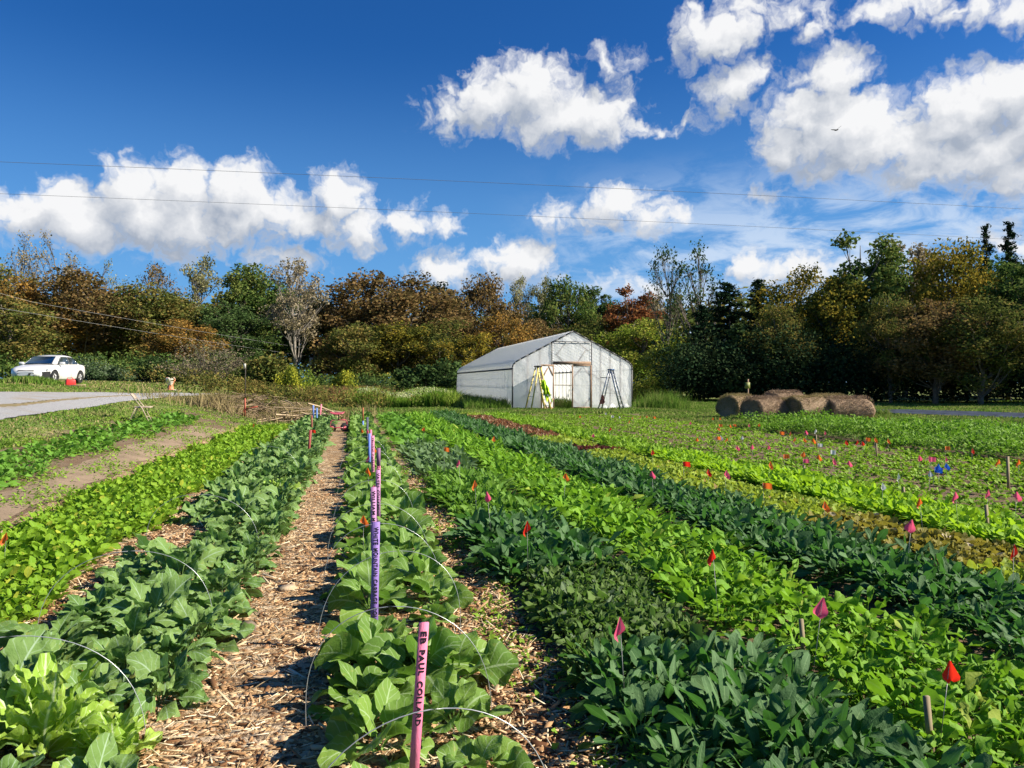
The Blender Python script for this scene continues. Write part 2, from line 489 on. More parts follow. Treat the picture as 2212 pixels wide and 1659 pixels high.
# ------------------------------------------------------------------ ground
def groundmat():
    m, t, out = nm('soil_and_turf')
    pos = t.new('ShaderNodeNewGeometry').outputs['Position']
    sp = t.new('ShaderNodeSeparateXYZ'); t.link(pos, sp.inputs[0])
    X, Y = sp.outputs[0], sp.outputs[1]
    n1 = t.noise(pos, 0.35, 4, 0.6); n2 = t.noise(pos, 3.0, 5, 0.65); n3 = t.noise(pos, 28.0, 4, 0.7)
    soil = t.mix(t.mapr(n3, 0.35, 0.7), (0.115, 0.075, 0.046), (0.20, 0.14, 0.09))
    soil = t.mix(t.mapr(n2, 0.45, 0.7), soil, (0.17, 0.13, 0.09))
    turf = t.mix(t.mapr(n2, 0.35, 0.65), (0.095, 0.16, 0.034), (0.17, 0.18, 0.06))
    turf = t.mix(t.mapr(n3, 0.55, 0.8), turf, (0.24, 0.22, 0.10))
    turf = t.mix(t.mapr(n1, 0.55, 0.7, 0, 0.65), turf, (0.36, 0.28, 0.16))
    # bare soil in the cropped part, grass all around it
    e = t.math('ADD', t.mapr(X, -6.4, -5.6), t.math('MULTIPLY', t.math('SUBTRACT', n2, 0.5), 0.8))
    e = t.math('MULTIPLY', e, t.mapr(X, 14.5, 13.2))
    e = t.math('MULTIPLY', e, t.mapr(t.math('ADD', Y, t.math('MULTIPLY', n1, 3.0)), 39.5, 37.5))
    e = t.mapr(e, 0.35, 0.65)
    c = t.mix(e, turf, soil)
    b = t.new('ShaderNodeBsdfPrincipled'); t.link(c, b.inputs[0]); b.inputs['Roughness'].default_value = 0.95; b.inputs['Specular IOR Level'].default_value = 0.1
    bn = t.new('ShaderNodeBump'); bn.inputs['Distance'].default_value = 0.03; bn.inputs['Strength'].default_value = 0.8
    t.link(t.noise(pos, 22, 6, 0.7), bn.inputs['Height']); t.link(bn.outputs[0], b.inputs['Normal'])
    t.link(b.outputs[0], out.inputs[0])
    return m

xs = np.concatenate([np.linspace(-700, -60, 14), np.linspace(-55, -9, 70), np.linspace(-8.6, 16, 140), np.linspace(17, 90, 50), np.linspace(110, 700, 12)])
ys = np.concatenate([np.linspace(-300, -6, 12), np.linspace(-5, 12, 110), np.linspace(12.4, 60, 130), np.linspace(62, 160, 40), np.linspace(190, 1200, 14)])
XX, YY = np.meshgrid(xs, ys, indexing='ij')
ZZ = gz(XX, YY)
# small clods and hollows near the camera
near = np.exp(-np.hypot(XX - 2, YY - 3) / 14)
ZZ = ZZ + near * 0.012 * (np.sin(XX * 9.1 + 2 * np.sin(YY * 3.3)) * np.sin(YY * 7.7 + XX)) * (np.abs(XX) < 16)
gb = MB(); gb.grid(np.stack([XX, YY, ZZ], -1))
tag(gb.build('ground', groundmat(), smooth=True), kind='structure')

def strip(name, pts_l, pts_r, mat, zo, n=60, m=8, rag=0.0, seed=1):
    """sheet following the ground between two polylines"""
    rg = np.random.default_rng(seed)
    def samp(pl):
        P = np.array(pl, float); s = np.r_[0, np.cumsum(np.hypot(*np.diff(P, axis=0).T))]
        q = np.linspace(0, s[-1], n)
        return np.stack([np.interp(q, s, P[:, 0]), np.interp(q, s, P[:, 1])], -1)
    A, B = samp(pts_l), samp(pts_r)
    def wob(k):
        r = rg.uniform(-rag, rag, (n, 2)) * 1.6; r[1:-1] = (r[:-2] + r[1:-1] + r[2:]) / 3
        return r * ([1, 0] if not k else [1, 1])
    k = 'road' in name
    A = A + wob(k); B = B + wob(k)
    f = np.linspace(0, 1, m)[None, :, None]
    P = A[:, None] * (1 - f) + B[:, None] * f
    crown = 0.015 * np.sin(np.pi * f[..., 0])
    V = np.concatenate([P, (gz(P[..., 0], P[..., 1]) + zo + crown)[..., None]], -1)
    b = MB(); b.grid(V)
    return tag(b.build(name, mat, smooth=True), kind='structure')

def mulchmat(name='wood_chip_mulch', k=1.0):
    m, t, out = nm(name)
    pos = t.new('ShaderNodeNewGeometry').outputs['Position']
    v1 = t.new('ShaderNodeTexVoronoi'); v1.inputs['Scale'].default_value = 34; t.link(t.vmath('ADD', t.vmath('MULTIPLY', pos, (1.0, 0.45, 1)), t.vmath('MULTIPLY', t.noise(pos, 6, 3, out='Color'), (0.25, 0.25, 0))), v1.inputs['Vector'])
    v2 = t.new('ShaderNodeTexVoronoi'); v2.inputs['Scale'].default_value = 26; t.link(t.vmath('MULTIPLY', pos, (0.4, 1.0, 1)), v2.inputs['Vector'])
    sp = t.new('ShaderNodeSeparateColor'); t.link(v1.outputs['Color'], sp.inputs[0])
    c = t.mix(t.mapr(sp.outputs[0], 0, 1), (0.21 * k, 0.115 * k, 0.052 * k), (0.48 * k, 0.32 * k, 0.165 * k))
    sp2 = t.new('ShaderNodeSeparateColor'); t.link(v2.outputs['Color'], sp2.inputs[0])
    c = t.mix(t.mapr(sp2.outputs[0], 0.62, 0.8, 0, 0.8), c, (0.52 * k, 0.40 * k, 0.27 * k))
    c = t.mix(t.mapr(sp2.outputs[1], 0.7, 0.9, 0, 0.7), c, (0.09 * k, 0.05 * k, 0.03 * k))
    c = t.mix(t.mapr(t.noise(pos, 0.9, 4), 0.45, 0.7, 0, 0.35), c, (0.15 * k, 0.11 * k, 0.07 * k))
    b = t.new('ShaderNodeBsdfPrincipled'); t.link(c, b.inputs[0]); b.inputs['Roughness'].default_value = 0.9; b.inputs['Specular IOR Level'].default_value = 0.15
    bn = t.new('ShaderNodeBump'); bn.inputs['Distance'].default_value = 0.02; bn.inputs['Strength'].default_value = 1.0
    h = t.math('ADD', t.math('MULTIPLY', v1.outputs['Distance'], -0.8), t.noise(pos, 40, 4, 0.7))
    t.link(h, bn.inputs['Height']); t.link(bn.outputs[0], b.inputs['Normal'])
    t.link(b.outputs[0], out.inputs[0])
    return m
MULCH = mulchmat()
strip('wood_chip_path', [(-2.3, -2), (-2.3, 30), (-1.6, 40)], [(1.1, -2), (1.08, 30), (1.0, 40)], MULCH, 0.012, n=200, m=24, rag=0.04)
strip('mulch_strip', [(-3.85, -1), (-3.8, 27)], [(-3.5, -1), (-3.5, 28)], MULCH, 0.010, n=120, m=4, rag=0.06, seed=3)
tanm = pm('trodden_soil', (0.27, 0.195, 0.125), (0.17, 0.12, 0.075), 3.0, 0.95, 0.6, 30)
strip('soil_path', [(-4.62, -1), (-4.55, 24)], [(-3.88, -1), (-3.83, 25)], tanm, 0.008, n=120, m=6, rag=0.07, seed=4)

# gravel road on the rise at the left
def roadmat():
    m, t, out = nm('gravel')
    pos = t.new('ShaderNodeNewGeometry').outputs['Position']
    n = t.noise(pos, 45, 3, 0.8); n2 = t.noise(pos, 0.8, 5, 0.6)
    c = t.mix(t.mapr(n, 0.3, 0.7), (0.20, 0.20, 0.21), (0.44, 0.43, 0.42))
    c = t.mix(t.mapr(n2, 0.52, 0.66, 0, 0.7), c, (0.30, 0.24, 0.16))
    b = t.new('ShaderNodeBsdfPrincipled'); t.link(c, b.inputs[0]); b.inputs['Roughness'].default_value = 0.95
    bn = t.new('ShaderNodeBump'); bn.inputs['Distance'].default_value = 0.03; t.link(n, bn.inputs['Height']); t.link(bn.outputs[0], b.inputs['Normal'])
    t.link(b.outputs[0], out.inputs[0])
    return m
def gl(pts): return [tuple(G(x * D2, y * D2)[:2]) for x, y in pts]
ROAD = roadmat()
strip('gravel_road', gl([(-400, 1010), (-100, 935), (0, 909), (80, 897), (160, 886), (240, 873), (330, 862), (420, 856), (470, 853)]),
      gl([(-400, 868), (-100, 852), (0, 848), (80, 848), (160, 849), (240, 849.5), (330, 850), (420, 850.5), (470, 850.5)]), ROAD, 0.03, n=400, m=16, rag=0.035)
verge = pm('dry_grass_verge', (0.15, 0.13, 0.055), (0.24, 0.17, 0.09), 4, 0.95, 0.6, 30)
strip('road_verge', gl([(-120, 890), (40, 881), (130, 869), (210, 861), (290, 857)]), gl([(-120, 884), (40, 875), (130, 865), (210, 859), (290, 856.2)]), verge, 0.045, n=260, m=5, rag=0.05, seed=5)
plas = pm('black_plastic_sheet', (0.015, 0.018, 0.025), (0.10, 0.12, 0.17), 2.0, 0.35, 0.8, 6)
pr = gl([(1862, 886), (1980, 887), (2110, 891), (2300, 897)]); pn = gl([(1880, 893), (1980, 897), (2110, 902), (2300, 910)])
o = strip('plastic_mulch_sheet', pn, pr, plas, 0.06, n=60, m=8, rag=0.2, seed=8)
o['kind'] = ''; del o['kind']
tag(o, 'strip of black plastic ground sheet lying in the grass right of the hay bales', 'ground cover')

# ------------------------------------------------------------------ crops
M_COLL = leafmat('collard_leaf', (0.106, 0.206, 0.032), (0.188, 0.309, 0.052), rib=(0.36, 0.48, 0.24), ribw=0.035, ribf=0.9, vein=0.55, tr=(0.20, 0.42, 0.04), trf=0.32, rough=0.6, spec=0.22)
M_BLUE = leafmat('glaucous_kale_leaf', (0.105, 0.200, 0.044), (0.190, 0.300, 0.079), rib=(0.34, 0.46, 0.30), ribw=0.035, ribf=0.85, vein=0.4, tr=(0.14, 0.32, 0.06), trf=0.28, rough=0.62, c3=(0.34, 0.33, 0.07), spec=0.22)
M_NAPA = leafmat('pale_cabbage_leaf', (0.254, 0.420, 0.051), (0.360, 0.520, 0.083), rib=(0.66, 0.74, 0.46), ribw=0.07, ribf=0.9, vein=0.4, tr=(0.42, 0.62, 0.05), trf=0.35)
M_KALE = leafmat('dark_kale_leaf', (0.036, 0.100, 0.027), (0.092, 0.178, 0.064), rib=(0.18, 0.30, 0.12), ribw=0.05, ribf=0.6, tr=(0.10, 0.32, 0.03), trf=0.28, rough=0.68, spec=0.2)
M_MUST = leafmat('mustard_leaf', (0.102, 0.244, 0.019), (0.204, 0.384, 0.029), rib=(0.30, 0.45, 0.12), ribw=0.05, ribf=0.5, tr=(0.24, 0.48, 0.02), trf=0.35, c3=(0.30, 0.38, 0.05))
M_CURL = leafmat('curly_kale_leaf', (0.055, 0.110, 0.024), (0.130, 0.205, 0.048), rib=(0.12, 0.10, 0.10), ribw=0.06, ribf=0.6, tr=(0.14, 0.30, 0.03), trf=0.3, c3=(0.14, 0.20, 0.10))
M_FRIL = leafmat('frilled_mustard_leaf', (0.083, 0.195, 0.022), (0.165, 0.299, 0.038), tr=(0.20, 0.42, 0.03), trf=0.35, rib=(0.25, 0.4, 0.15))
M_GREY = leafmat('grey_kale_leaf', (0.083, 0.156, 0.058), (0.145, 0.227, 0.091), tr=(0.16, 0.30, 0.05), trf=0.28, rib=(0.25, 0.35, 0.2))
M_LETT = leafmat('green_lettuce_leaf', (0.195, 0.299, 0.032), (0.329, 0.414, 0.058), tr=(0.40, 0.50, 0.03), trf=0.35, rib=(0.4, 0.45, 0.2), c3=(0.26, 0.16, 0.05))
M_BRON = leafmat('bronze_lettuce_leaf', (0.204, 0.180, 0.033), (0.254, 0.240, 0.044), tr=(0.35, 0.30, 0.03), trf=0.35, rib=(0.4, 0.38, 0.2), c3=(0.50, 0.42, 0.30))
M_REDL = leafmat('red_lettuce_leaf', (0.15, 0.075, 0.035), (0.24, 0.14, 0.06), tr=(0.38, 0.12, 0.05), trf=0.3, rib=(0.45, 0.3, 0.2), c3=(0.48, 0.34, 0.24))
M_DRED = leafmat('dark_red_lettuce_leaf', (0.058, 0.012, 0.015), (0.117, 0.025, 0.026), tr=(0.22, 0.04, 0.03), trf=0.3)
M_LIME = leafmat('lime_mustard_leaf', (0.165, 0.330, 0.018), (0.270, 0.440, 0.030), tr=(0.42, 0.68, 0.02), trf=0.42, rib=(0.4, 0.55, 0.12))
M_SORR = leafmat('low_green_leaf', (0.119, 0.250, 0.013), (0.236, 0.375, 0.023), tr=(0.24, 0.44, 0.02), trf=0.32, rib=(0.25, 0.4, 0.1), c3=(0.38, 0.42, 0.04))
M_RAD = leafmat('leafy_green', (0.080, 0.207, 0.021), (0.153, 0.309, 0.034), tr=(0.16, 0.38, 0.03), trf=0.3, rib=(0.25, 0.4, 0.15))
M_SEED = leafmat('seedling_leaf', (0.149, 0.291, 0.021), (0.265, 0.414, 0.036), tr=(0.25, 0.45, 0.02), trf=0.35)
M_WEED = leafmat('weed_leaf', (0.114, 0.241, 0.021), (0.210, 0.358, 0.034), tr=(0.18, 0.40, 0.02), trf=0.3, c3=(0.20, 0.28, 0.07))

def bed(name, label, x0, x1, y0, y1, mat, sp, nl, L, Wd, h0=0.03, wave=None, el=(0.4, 1.35), curl=(0.5, 1.3), pet=0.35, shape='kale', ruff=0.25, cup=0.15, seed=1, gaps=0.0, cat='leafy crop', edge=0.08):
    """a sown bed too dense to count: one object"""
    rg = np.random.default_rng(seed)
    parts = []
    y = y0
    bands = [(y0, min(y1, 6), 9, 5), (max(y0, 6), min(y1, 10), 6, 3), (max(y0, 10), min(y1, 17), 4, 3), (max(y0, 17), y1, 3, 3)]
    for a, b, T, S in bands:
        if b <= a: continue
        far = 1.0 if b <= 17 else 1.25
        s_ = sp * far
        nx = max(1, int(round((x1 - x0) / s_))); ny = max(1, int(round((b - a) / s_)))
        gx, gy = np.meshgrid((np.arange(nx) + 0.5) / nx, (np.arange(ny) + 0.5) / ny)
        gx = x0 + (x1 - x0) * gx.ravel() + rg.uniform(-0.4, 0.4, gx.size) * s_
        gy = a + (b - a) * gy.ravel() + rg.uniform(-0.45, 0.45, gy.size) * s_
        gx += edge * np.sin(gy * 1.7 + seed) + edge * 0.6 * np.sin(gy * 4.1 + 2 * seed)
        if gaps:
            keep = rg.random(gx.size) > gaps * (1 + np.sin(gx * 3.1 + seed) * np.sin(gy * 1.9 + seed))
            gx, gy = gx[keep], gy[keep]
        vig = rg.uniform(0.72, 1.12, gx.size) * (1 + 0.12 * np.sin(gy * 1.3 + seed) + 0.1 * np.sin(gx * 5 + gy * 2.7))
        n = nl if b <= 17 else max(4, int(nl * 0.75))
        N = gx.size * n
        pi = np.repeat(np.arange(gx.size), n)
        k = np.tile(np.arange(n) / max(1, n - 1), gx.size)
        az = np.tile(np.arange(n) * 2.39996, gx.size) + np.repeat(rg.uniform(0, 6.28, gx.size), n) + rg.uniform(-0.3, 0.3, N)
        P = np.stack([gx[pi], gy[pi], gz(gx[pi], gy[pi]) + h0 * (0.5 + k)], -1)
        P[:, :2] += rg.normal(0, 0.012, (N, 2))
        e = el[0] + (el[1] - el[0]) * k + rg.uniform(-0.25, 0.25, N)
        Ls = L * vig[pi] * rg.uniform(0.5 if pet > 0.55 else 0.7, 1.1, N) * (1 - 0.2 * k) * (1 if far == 1 else 1.1)
        tint = np.clip(np.repeat(rg.random(gx.size), n) * 0.5 + rg.random(N) * 0.5 + 0.0, 0, 1)
        tint = np.where(rg.random(N) < 0.05, 0.97, tint * 0.85)
        parts.append(leaves(P, az, e, Ls, Wd * vig[pi] * rg.uniform(0.7, 1.15, N) * (1 if far == 1 else 1.25), rg.uniform(*curl, N), T=T, S=S, pet=pet, shape=shape, ruff=ruff, cup=cup, tint=tint, rg=rg, wave=wave))
    V, Q, U, Tn = merge(parts)
    o = mk(name, V, Q, mat, U, Tn, smooth=True)
    return tag(o, label, cat, kind='stuff')

kale = dict(sp=0.125, nl=12, L=0.33, Wd=0.062, el=(0.55, 1.5), curl=(0.3, 1.3), pet=0.55, shape='round', ruff=0.6, wave=0.55)
must = dict(sp=0.110, nl=12, L=0.33, Wd=0.062, el=(0.55, 1.5), curl=(0.4, 1.9), pet=0.60, shape='round', ruff=0.9, wave=0.7)
# bed A, from the camera outwards (x 1.2 to 2.05)
bed('curly_kale_bed', 'dark curly kale with purple stems behind the nearest blue-green kale clump', 1.22, 2.02, 3.75, 5.9, M_CURL, 0.078, 12, 0.235, 0.048, el=(0.6, 1.5), curl=(0.3, 1.7), ruff=1.2, wave=0.9, pet=0.42, seed=11)
bed('kale_bed', 'blue-green flat kale between the dark curly kale and the light frilled mustard', 1.20, 2.05, 5.9, 8.1, M_KALE, seed=12, **kale)
bed('frilled_mustard_bed', 'light green frilled mustard in the bed right of the collards', 1.20, 2.05, 8.1, 12.6, M_FRIL, 0.095, 10, 0.29, 0.055, el=(0.6, 1.5), curl=(0.3, 1.6), ruff=0.9, seed=13)
bed('grey_kale_bed', 'grey-green frilled kale in the bed right of the collards', 1.15, 2.05, 12.6, 18.5, M_GREY, 0.15, 8, 0.32, 0.09, el=(0.6, 1.5), curl=(0.3, 1.5), ruff=0.7, seed=14)
bed('turnip_green_bed', 'far mid green leafy end of the bed right of the collards', 1.10, 2.05, 18.5, 36.5, M_RAD, 0.19, 7, 0.34, 0.12, el=(0.6, 1.4), ruff=0.3, seed=15)
# bed B (2.3 to 3.3)
bed('turnip_bed', 'bright green thinned turnip greens in the front right bed with red flag', 2.32, 3.25, 2.2, 5.2, M_MUST, 0.110, 11, 0.26, 0.056, el=(0.5, 1.45), curl=(0.4, 1.9), pet=0.58, shape='round', ruff=0.9, wave=0.7, seed=21, gaps=0.2)
bed('mustard_bed', 'tall bright green mustard bed running to the back of the field', 2.32, 3.25, 5.2, 36.0, M_MUST, seed=22, **must)
# bed C dark kale (3.55 to 4.5)
bed('dark_kale_bed', 'long bed of dark blue-green kale beyond the bright mustard', 3.58, 4.50, 2.6, 36.2, M_KALE, seed=31, **kale)
# bed D lettuces (4.8 to 5.7)
let = dict(sp=0.10, nl=10, L=0.15, Wd=0.08, el=(0.3, 1.3), curl=(-0.2, 0.9), pet=0.1, shape='round', ruff=0.6)
bed('green_lettuce_bed', 'bright green lettuce at the right picture edge beside the bronze lettuce', 4.82, 5.72, 4.0, 5.3, M_LETT, seed=41, **let)
bed('bronze_lettuce_bed', 'bronze and green loose leaf lettuce with pale undersides near the right edge', 4.80, 5.72, 5.3, 7.6, M_BRON, seed=42, **let)
bed('yellow_lettuce_bed', 'yellow-green lettuce in the middle of the lettuce bed', 4.80, 5.75, 7.6, 16.0, M_LETT, seed=43, **let)
bed('dark_red_lettuce', 'small patch of very dark red lettuce in the lettuce bed', 4.85, 5.70, 16.0, 17.3, M_DRED, seed=44, **let)
bed('yellow_lettuce_bed', 'far yellow-green lettuce stretch before the red-brown lettuce', 4.80, 5.75, 17.3, 20.5, M_LETT, seed=45, **let)
bed('red_lettuce_bed', 'red-brown lettuce stretch far down the lettuce bed', 4.80, 5.80, 20.5, 33.5, M_REDL, seed=46, **let)
bed('yellow_lettuce_bed', 'yellow-green lettuce at the far end of the lettuce bed by the greenhouse', 4.80, 5.80, 33.5, 36.8, M_LETT, seed=47, **let)
# bed E lime mustard
lime = dict(sp=0.095, nl=10, L=0.24, Wd=0.062, el=(0.5, 1.45), curl=(0.2, 1.5), pet=0.3, shape='round', ruff=0.35)
bed('lime_mustard_bed', 'vivid lime green mustard bed in front of the seedling beds', 6.05, 6.95, 5.0, 15.0, M_LIME, seed=51, **lime)
bed('leafy_green_bed', 'mid green far half of the vivid lime mustard bed', 6.05, 6.95, 15.0, 35.5, M_SEED, seed=52, **lime)
# left hand beds
bed('low_green_bed', 'low bright green leaf bed left of the blue-green kale row', -3.55, -2.15, 1.5, 28.0, M_SORR, 0.10, 9, 0.165, 0.07, el=(0.4, 1.35), curl=(0.2, 1.2), pet=0.45, shape='round', ruff=0.2, seed=61)
bed('leafy_green_row', 'narrow mid green leafy row at the left edge of the field', -5.6, -4.75, 4.0, 26.5, M_RAD, 0.17, 8, 0.20, 0.09, el=(0.4, 1.35), pet=0.35, shape='round', ruff=0.4, seed=62, gaps=.12, edge=.12)

# seedling beds: thin lines of small plants with soil between
rg = np.random.default_rng(70)
parts = []
for i, xr in enumerate(np.arange(7.2, 12.9, 0.31)):
    for (a, b, T, S, s_) in ((5.2, 14, 4, 3, 0.075), (14, 36, 3, 3, 0.12)):
        n = int((b - a) / s_ * 2.2)
        yy = rg.uniform(a, b, n); xx = xr + rg.normal(0, 0.026 if i % 5 else 0.04, n) + 0.015 * np.sin(yy * 0.8 + i)
        keep = rg.random(n) < (0.82 + 0.3 * np.sin(yy * 0.45 + i * 1.7) + (0.1 if i % 4 else -0.35))
        xx, yy = xx[keep], yy[keep]; n = len(xx)
        if n == 0: continue
        k = 4; pi = np.repeat(np.arange(n), k); N = n * k
        az = np.tile(np.arange(k) * 1.6, n) + rg.uniform(0, 6.28, N)
        P = np.stack([xx[pi], yy[pi], gz(xx[pi], yy[pi]) + 0.015], -1)
        big = rg.uniform(0.7, 1.5, n)[pi]
        parts.append(leaves(P, az, rg.uniform(0.3, 1.2, N), 0.070 * big, 0.042 * big, rg.uniform(0, 1, N), T=T, S=S, pet=0.3, shape='round', ruff=0.2, rg=rg, tint=rg.random(N) * 0.9))
V, Q, U, Tn = merge(parts)
tag(mk('seedling_rows', V, Q, M_SEED, U, Tn, smooth=True), 'thin lines of small green seedlings with dark soil between them', 'seedlings', kind='stuff')

# wild lush growth beyond the seedlings (x > 13)
def clumps(name, label, cx, cy, hh, n, size, mat, seed, cat='weeds', kind='stuff', T=3, S=3, parent=None, zfrac=0.15):
    """leaf-sized faces filling the space up to height hh(x, y) at points cx, cy"""
    rg = np.random.default_rng(seed)
    i = rg.integers(0, len(cx), n)
    x = cx[i] + rg.normal(0, 0.12, n); y = cy[i] + rg.normal(0, 0.12, n)
    H = hh[i] * rg.uniform(0.75, 1.15, n)
    z = gz(x, y) + H * (zfrac + (1 - zfrac) * rg.random(n) ** 0.5)
    P = np.stack([x, y, z], -1)
    sz = size * rg.uniform(0.6, 1.4, n)
    tn = np.where(rg.random(n) < 0.06, 0.95, rg.random(n) * 0.8)
    V, Q, U, Tn = leaves(P, rg.uniform(0, 6.28, n), rg.uniform(-0.2, 1.3, n), sz, sz * 0.55, rg.uniform(-0.3, 1.3, n), T=T, S=S, pet=0.05, shape='kale', tint=tn, rg=rg)
    o = mk(name, V, Q, mat, U, Tn, smooth=False, parent=parent)
    return tag(o, label, cat, kind=kind) if label else o
rg = np.random.default_rng(71)
n = 5000
cx = rg.uniform(12.9, 20, n); cy = rg.uniform(7, 24.5, n)
hh = 0.30 + 0.16 * np.sin(cx * 1.3) * np.sin(cy * 0.9) + 0.12 * np.sin(cy * 2.1 + cx) ; hh = np.where(cx < 15.5, hh + 0.16, hh * 0.9); hh *= np.clip((cx - 12.7) * 2, 0.4, 1)
clumps('cover_crop', 'lush green weedy cover crop between the seedling beds and the hay bales', cx, cy, hh * .9, 80000, 0.085, M_WEED, 72, cat='cover crop')

# ------------------------------------------------------------------ the two mulched rows: every plant a thing
def proto(kind, seed):
    rg = np.random.default_rng(seed)
    if kind == 'collard':
        V, Q, U, T_ = plant(rg, 14, 0.42, 0.28, el0=(0.3, 1.4), curl=(0.4, 1.8), T=15, S=9, pet=0.36, shape='round', ruff=0.15, cup=0.12, wave=0.36)
        return 'collard_plant', V, Q, U, T_ * 0.9, M_COLL
    if kind == 'kale':
        V, Q, U, T_ = plant(rg, 22, 0.40, 0.185, el0=(0.2, 1.45), curl=(0.3, 2.0), T=15, S=9, pet=0.34, shape='round', ruff=0.46, cup=0.05, wave=0.42)
        return 'kale_plant', V, Q, U, np.where(rg.random(1)[0] < 0.3, T_ * 0.95, T_ * 0.78), M_BLUE
    if kind == 'dark':
        V, Q, U, T_ = plant(rg, 24, 0.41, 0.078, el0=(0.45, 1.5), curl=(0.3, 1.5), T=11, S=7, pet=0.54, shape='round', ruff=0.3, cup=0.15, wave=0.5)
        return 'kale_plant', V, Q, U, T_, M_KALE
    V, Q, U, T_ = plant(rg, 24, 0.36, 0.155, el0=(0.35, 1.5), curl=(0.0, 1.0), T=15, S=9, pet=0.05, shape='head', ruff=0.5, cup=0.15, wave=0.42)
    return 'cabbage_plant', V, Q, U, T_, M_NAPA

PR = {}
for kind, n_ in (('collard', 9), ('kale', 9), ('dark', 6), ('napa', 2)):
    PR[kind] = []
    for i in range(n_):
        nme, V, Q, U, T_, mt = proto(kind, 100 + i * 7 + len(kind))
        me = mk(nme, V, Q, mt, U, T_, smooth=True)
        m_ = me.data; bpy.data.objects.remove(me)
        PR[kind].append((nme, m_))

def put_plant(kind, x, y, s, label, group, k=None):
    nme, me = random.choice(PR[kind])
    o = bpy.data.objects.new(nme, me); COL.objects.link(o)
    o.location = (x, y, float(gz(x, y)) + 0.005)
    o.rotation_euler = (random.uniform(-0.12, 0.12), random.uniform(-0.12, 0.12), random.uniform(0, 6.28))
    o.scale = (s, s, s * random.uniform(0.85, 1.15))
    return tag(o, label, {'collard': 'collard', 'kale': 'kale', 'dark': 'kale', 'napa': 'cabbage'}[kind], group)

random.seed(21)
# right hand row, in two staggered lines
for side, x0, nmx in ((0, 0.12, 'left'), (1, 0.50, 'right')):
    y = 2.25 + side * 0.15; i = 0
    while y < 36.5:
        i += 1
        s = random.uniform(0.62, 0.92) if y > 3.2 else random.uniform(0.5, 0.72)
        if 4.35 < y < 5.1: s *= 0.62
        if 3.2 < y <= 4.35: s = random.uniform(0.66, 0.84)
        x = x0 + random.uniform(-0.08, 0.08)
        put_plant('collard', x, y, s, 'green collard, %s from camera in the %s line of the staked row' % (ordinal(i), nmx), 'collards in the right hand mulched row')
        y += random.uniform(0.38, 0.5) * (1.15 if y < 5 else 1.0)
# left hand row, three lines, glaucous
for side, x0, nmx in ((0, -1.64, 'left'), (1, -1.26, 'middle'), (2, -0.88, 'right')):
    y = 1.9 + side * 0.12; i = 0
    while y < 36:
        if side == 0 and 7.2 < y < 9.0: y += 0.4; continue
        if side > 0 and 3.25 < y < 3.85: y += 0.2; continue
        i += 1
        x = x0 + random.uniform(-0.07, 0.07)
        s = random.uniform(0.70, 1.05) * (0.9 if side == 2 else 1.0)
        put_plant('kale', x, y, s, 'blue-green kale, %s from camera in the %s line of the left hand row' % (ordinal(i), nmx), 'blue-green kale plants in the left hand row')
        y += random.uniform(0.36, 0.48)
put_plant('collard', 0.10, 4.12, .95, 'upright green collard right in front of the purple stake', None)
put_plant('collard', 0.33, 3.98, .85, 'green collard in front and to the right of the purple stake', None)
put_plant('napa', -1.27, 3.55, 1.05, 'pale yellow-green crinkled cabbage in the near left corner among kale', None)
put_plant('napa', -0.98, 3.42, 0.72, 'smaller pale yellow-green cabbage beside the large one near the left edge', None)
put_plant('napa', -0.94, 10.4, 0.95, 'single pale yellow-green cabbage plant far down the left kale row', None)

# kale plants of the near clump in bed A
y = 1.75
while y < 3.75:
    for x in np.arange(1.22, 2.08, 0.165):
        put_plant('dark', x + random.uniform(-0.05, 0.05), y + random.uniform(-0.06, 0.06), random.uniform(0.62, 0.95) * 0.92,
                  'dark blue-green kale plant in the dense clump at the bottom right of the field', 'kale plants of the near clump')
    y += 0.165

# ------------------------------------------------------------------ trees
def treeleaf(name, cols, trf=0.28, patch=0.35, hue=0.5):
    """leaf colour: mixed per leaf, and turning in whole patches of the crown"""
    m, t, out = nm(name)
    at = t.new('ShaderNodeAttribute'); at.attribute_name = 'tint'
    oi = t.new('ShaderNodeObjectInfo')
    pos = t.new('ShaderNodeTexCoord').outputs['Object']
    n = t.noise(t.vmath('ADD', pos, t.vmath('MULTIPLY', oi.outputs['Location'], (0.37, 0.37, 0.37))), patch, 3, 0.6)
    f = t.math('ADD', t.math('MULTIPLY', t.math('SUBTRACT', n, 0.5), 2.2), t.math('MULTIPLY', at.outputs['Fac'], 0.75))
    f = t.math('ADD', f, t.math('MULTIPLY', t.math('SUBTRACT', oi.outputs['Random'], 0.5), 0.3))
    c = cols[0]
    for i, q in enumerate(cols[1:]):
        a = (i + 0.35) / len(cols)
        c = t.mix(t.mapr(f, a, a + 0.3), c, q)
    d = t.new('ShaderNodeBsdfDiffuse'); t.link(c, d.inputs[0])
    tb = t.new('ShaderNodeBsdfTranslucent'); t.link(c, tb.inputs[0])
    mx = t.new('ShaderNodeMixShader'); mx.inputs[0].default_value = trf
    t.link(d.outputs[0], mx.inputs[1]); t.link(tb.outputs[0], mx.inputs[2]); t.link(mx.outputs[0], out.inputs[0])
    return m
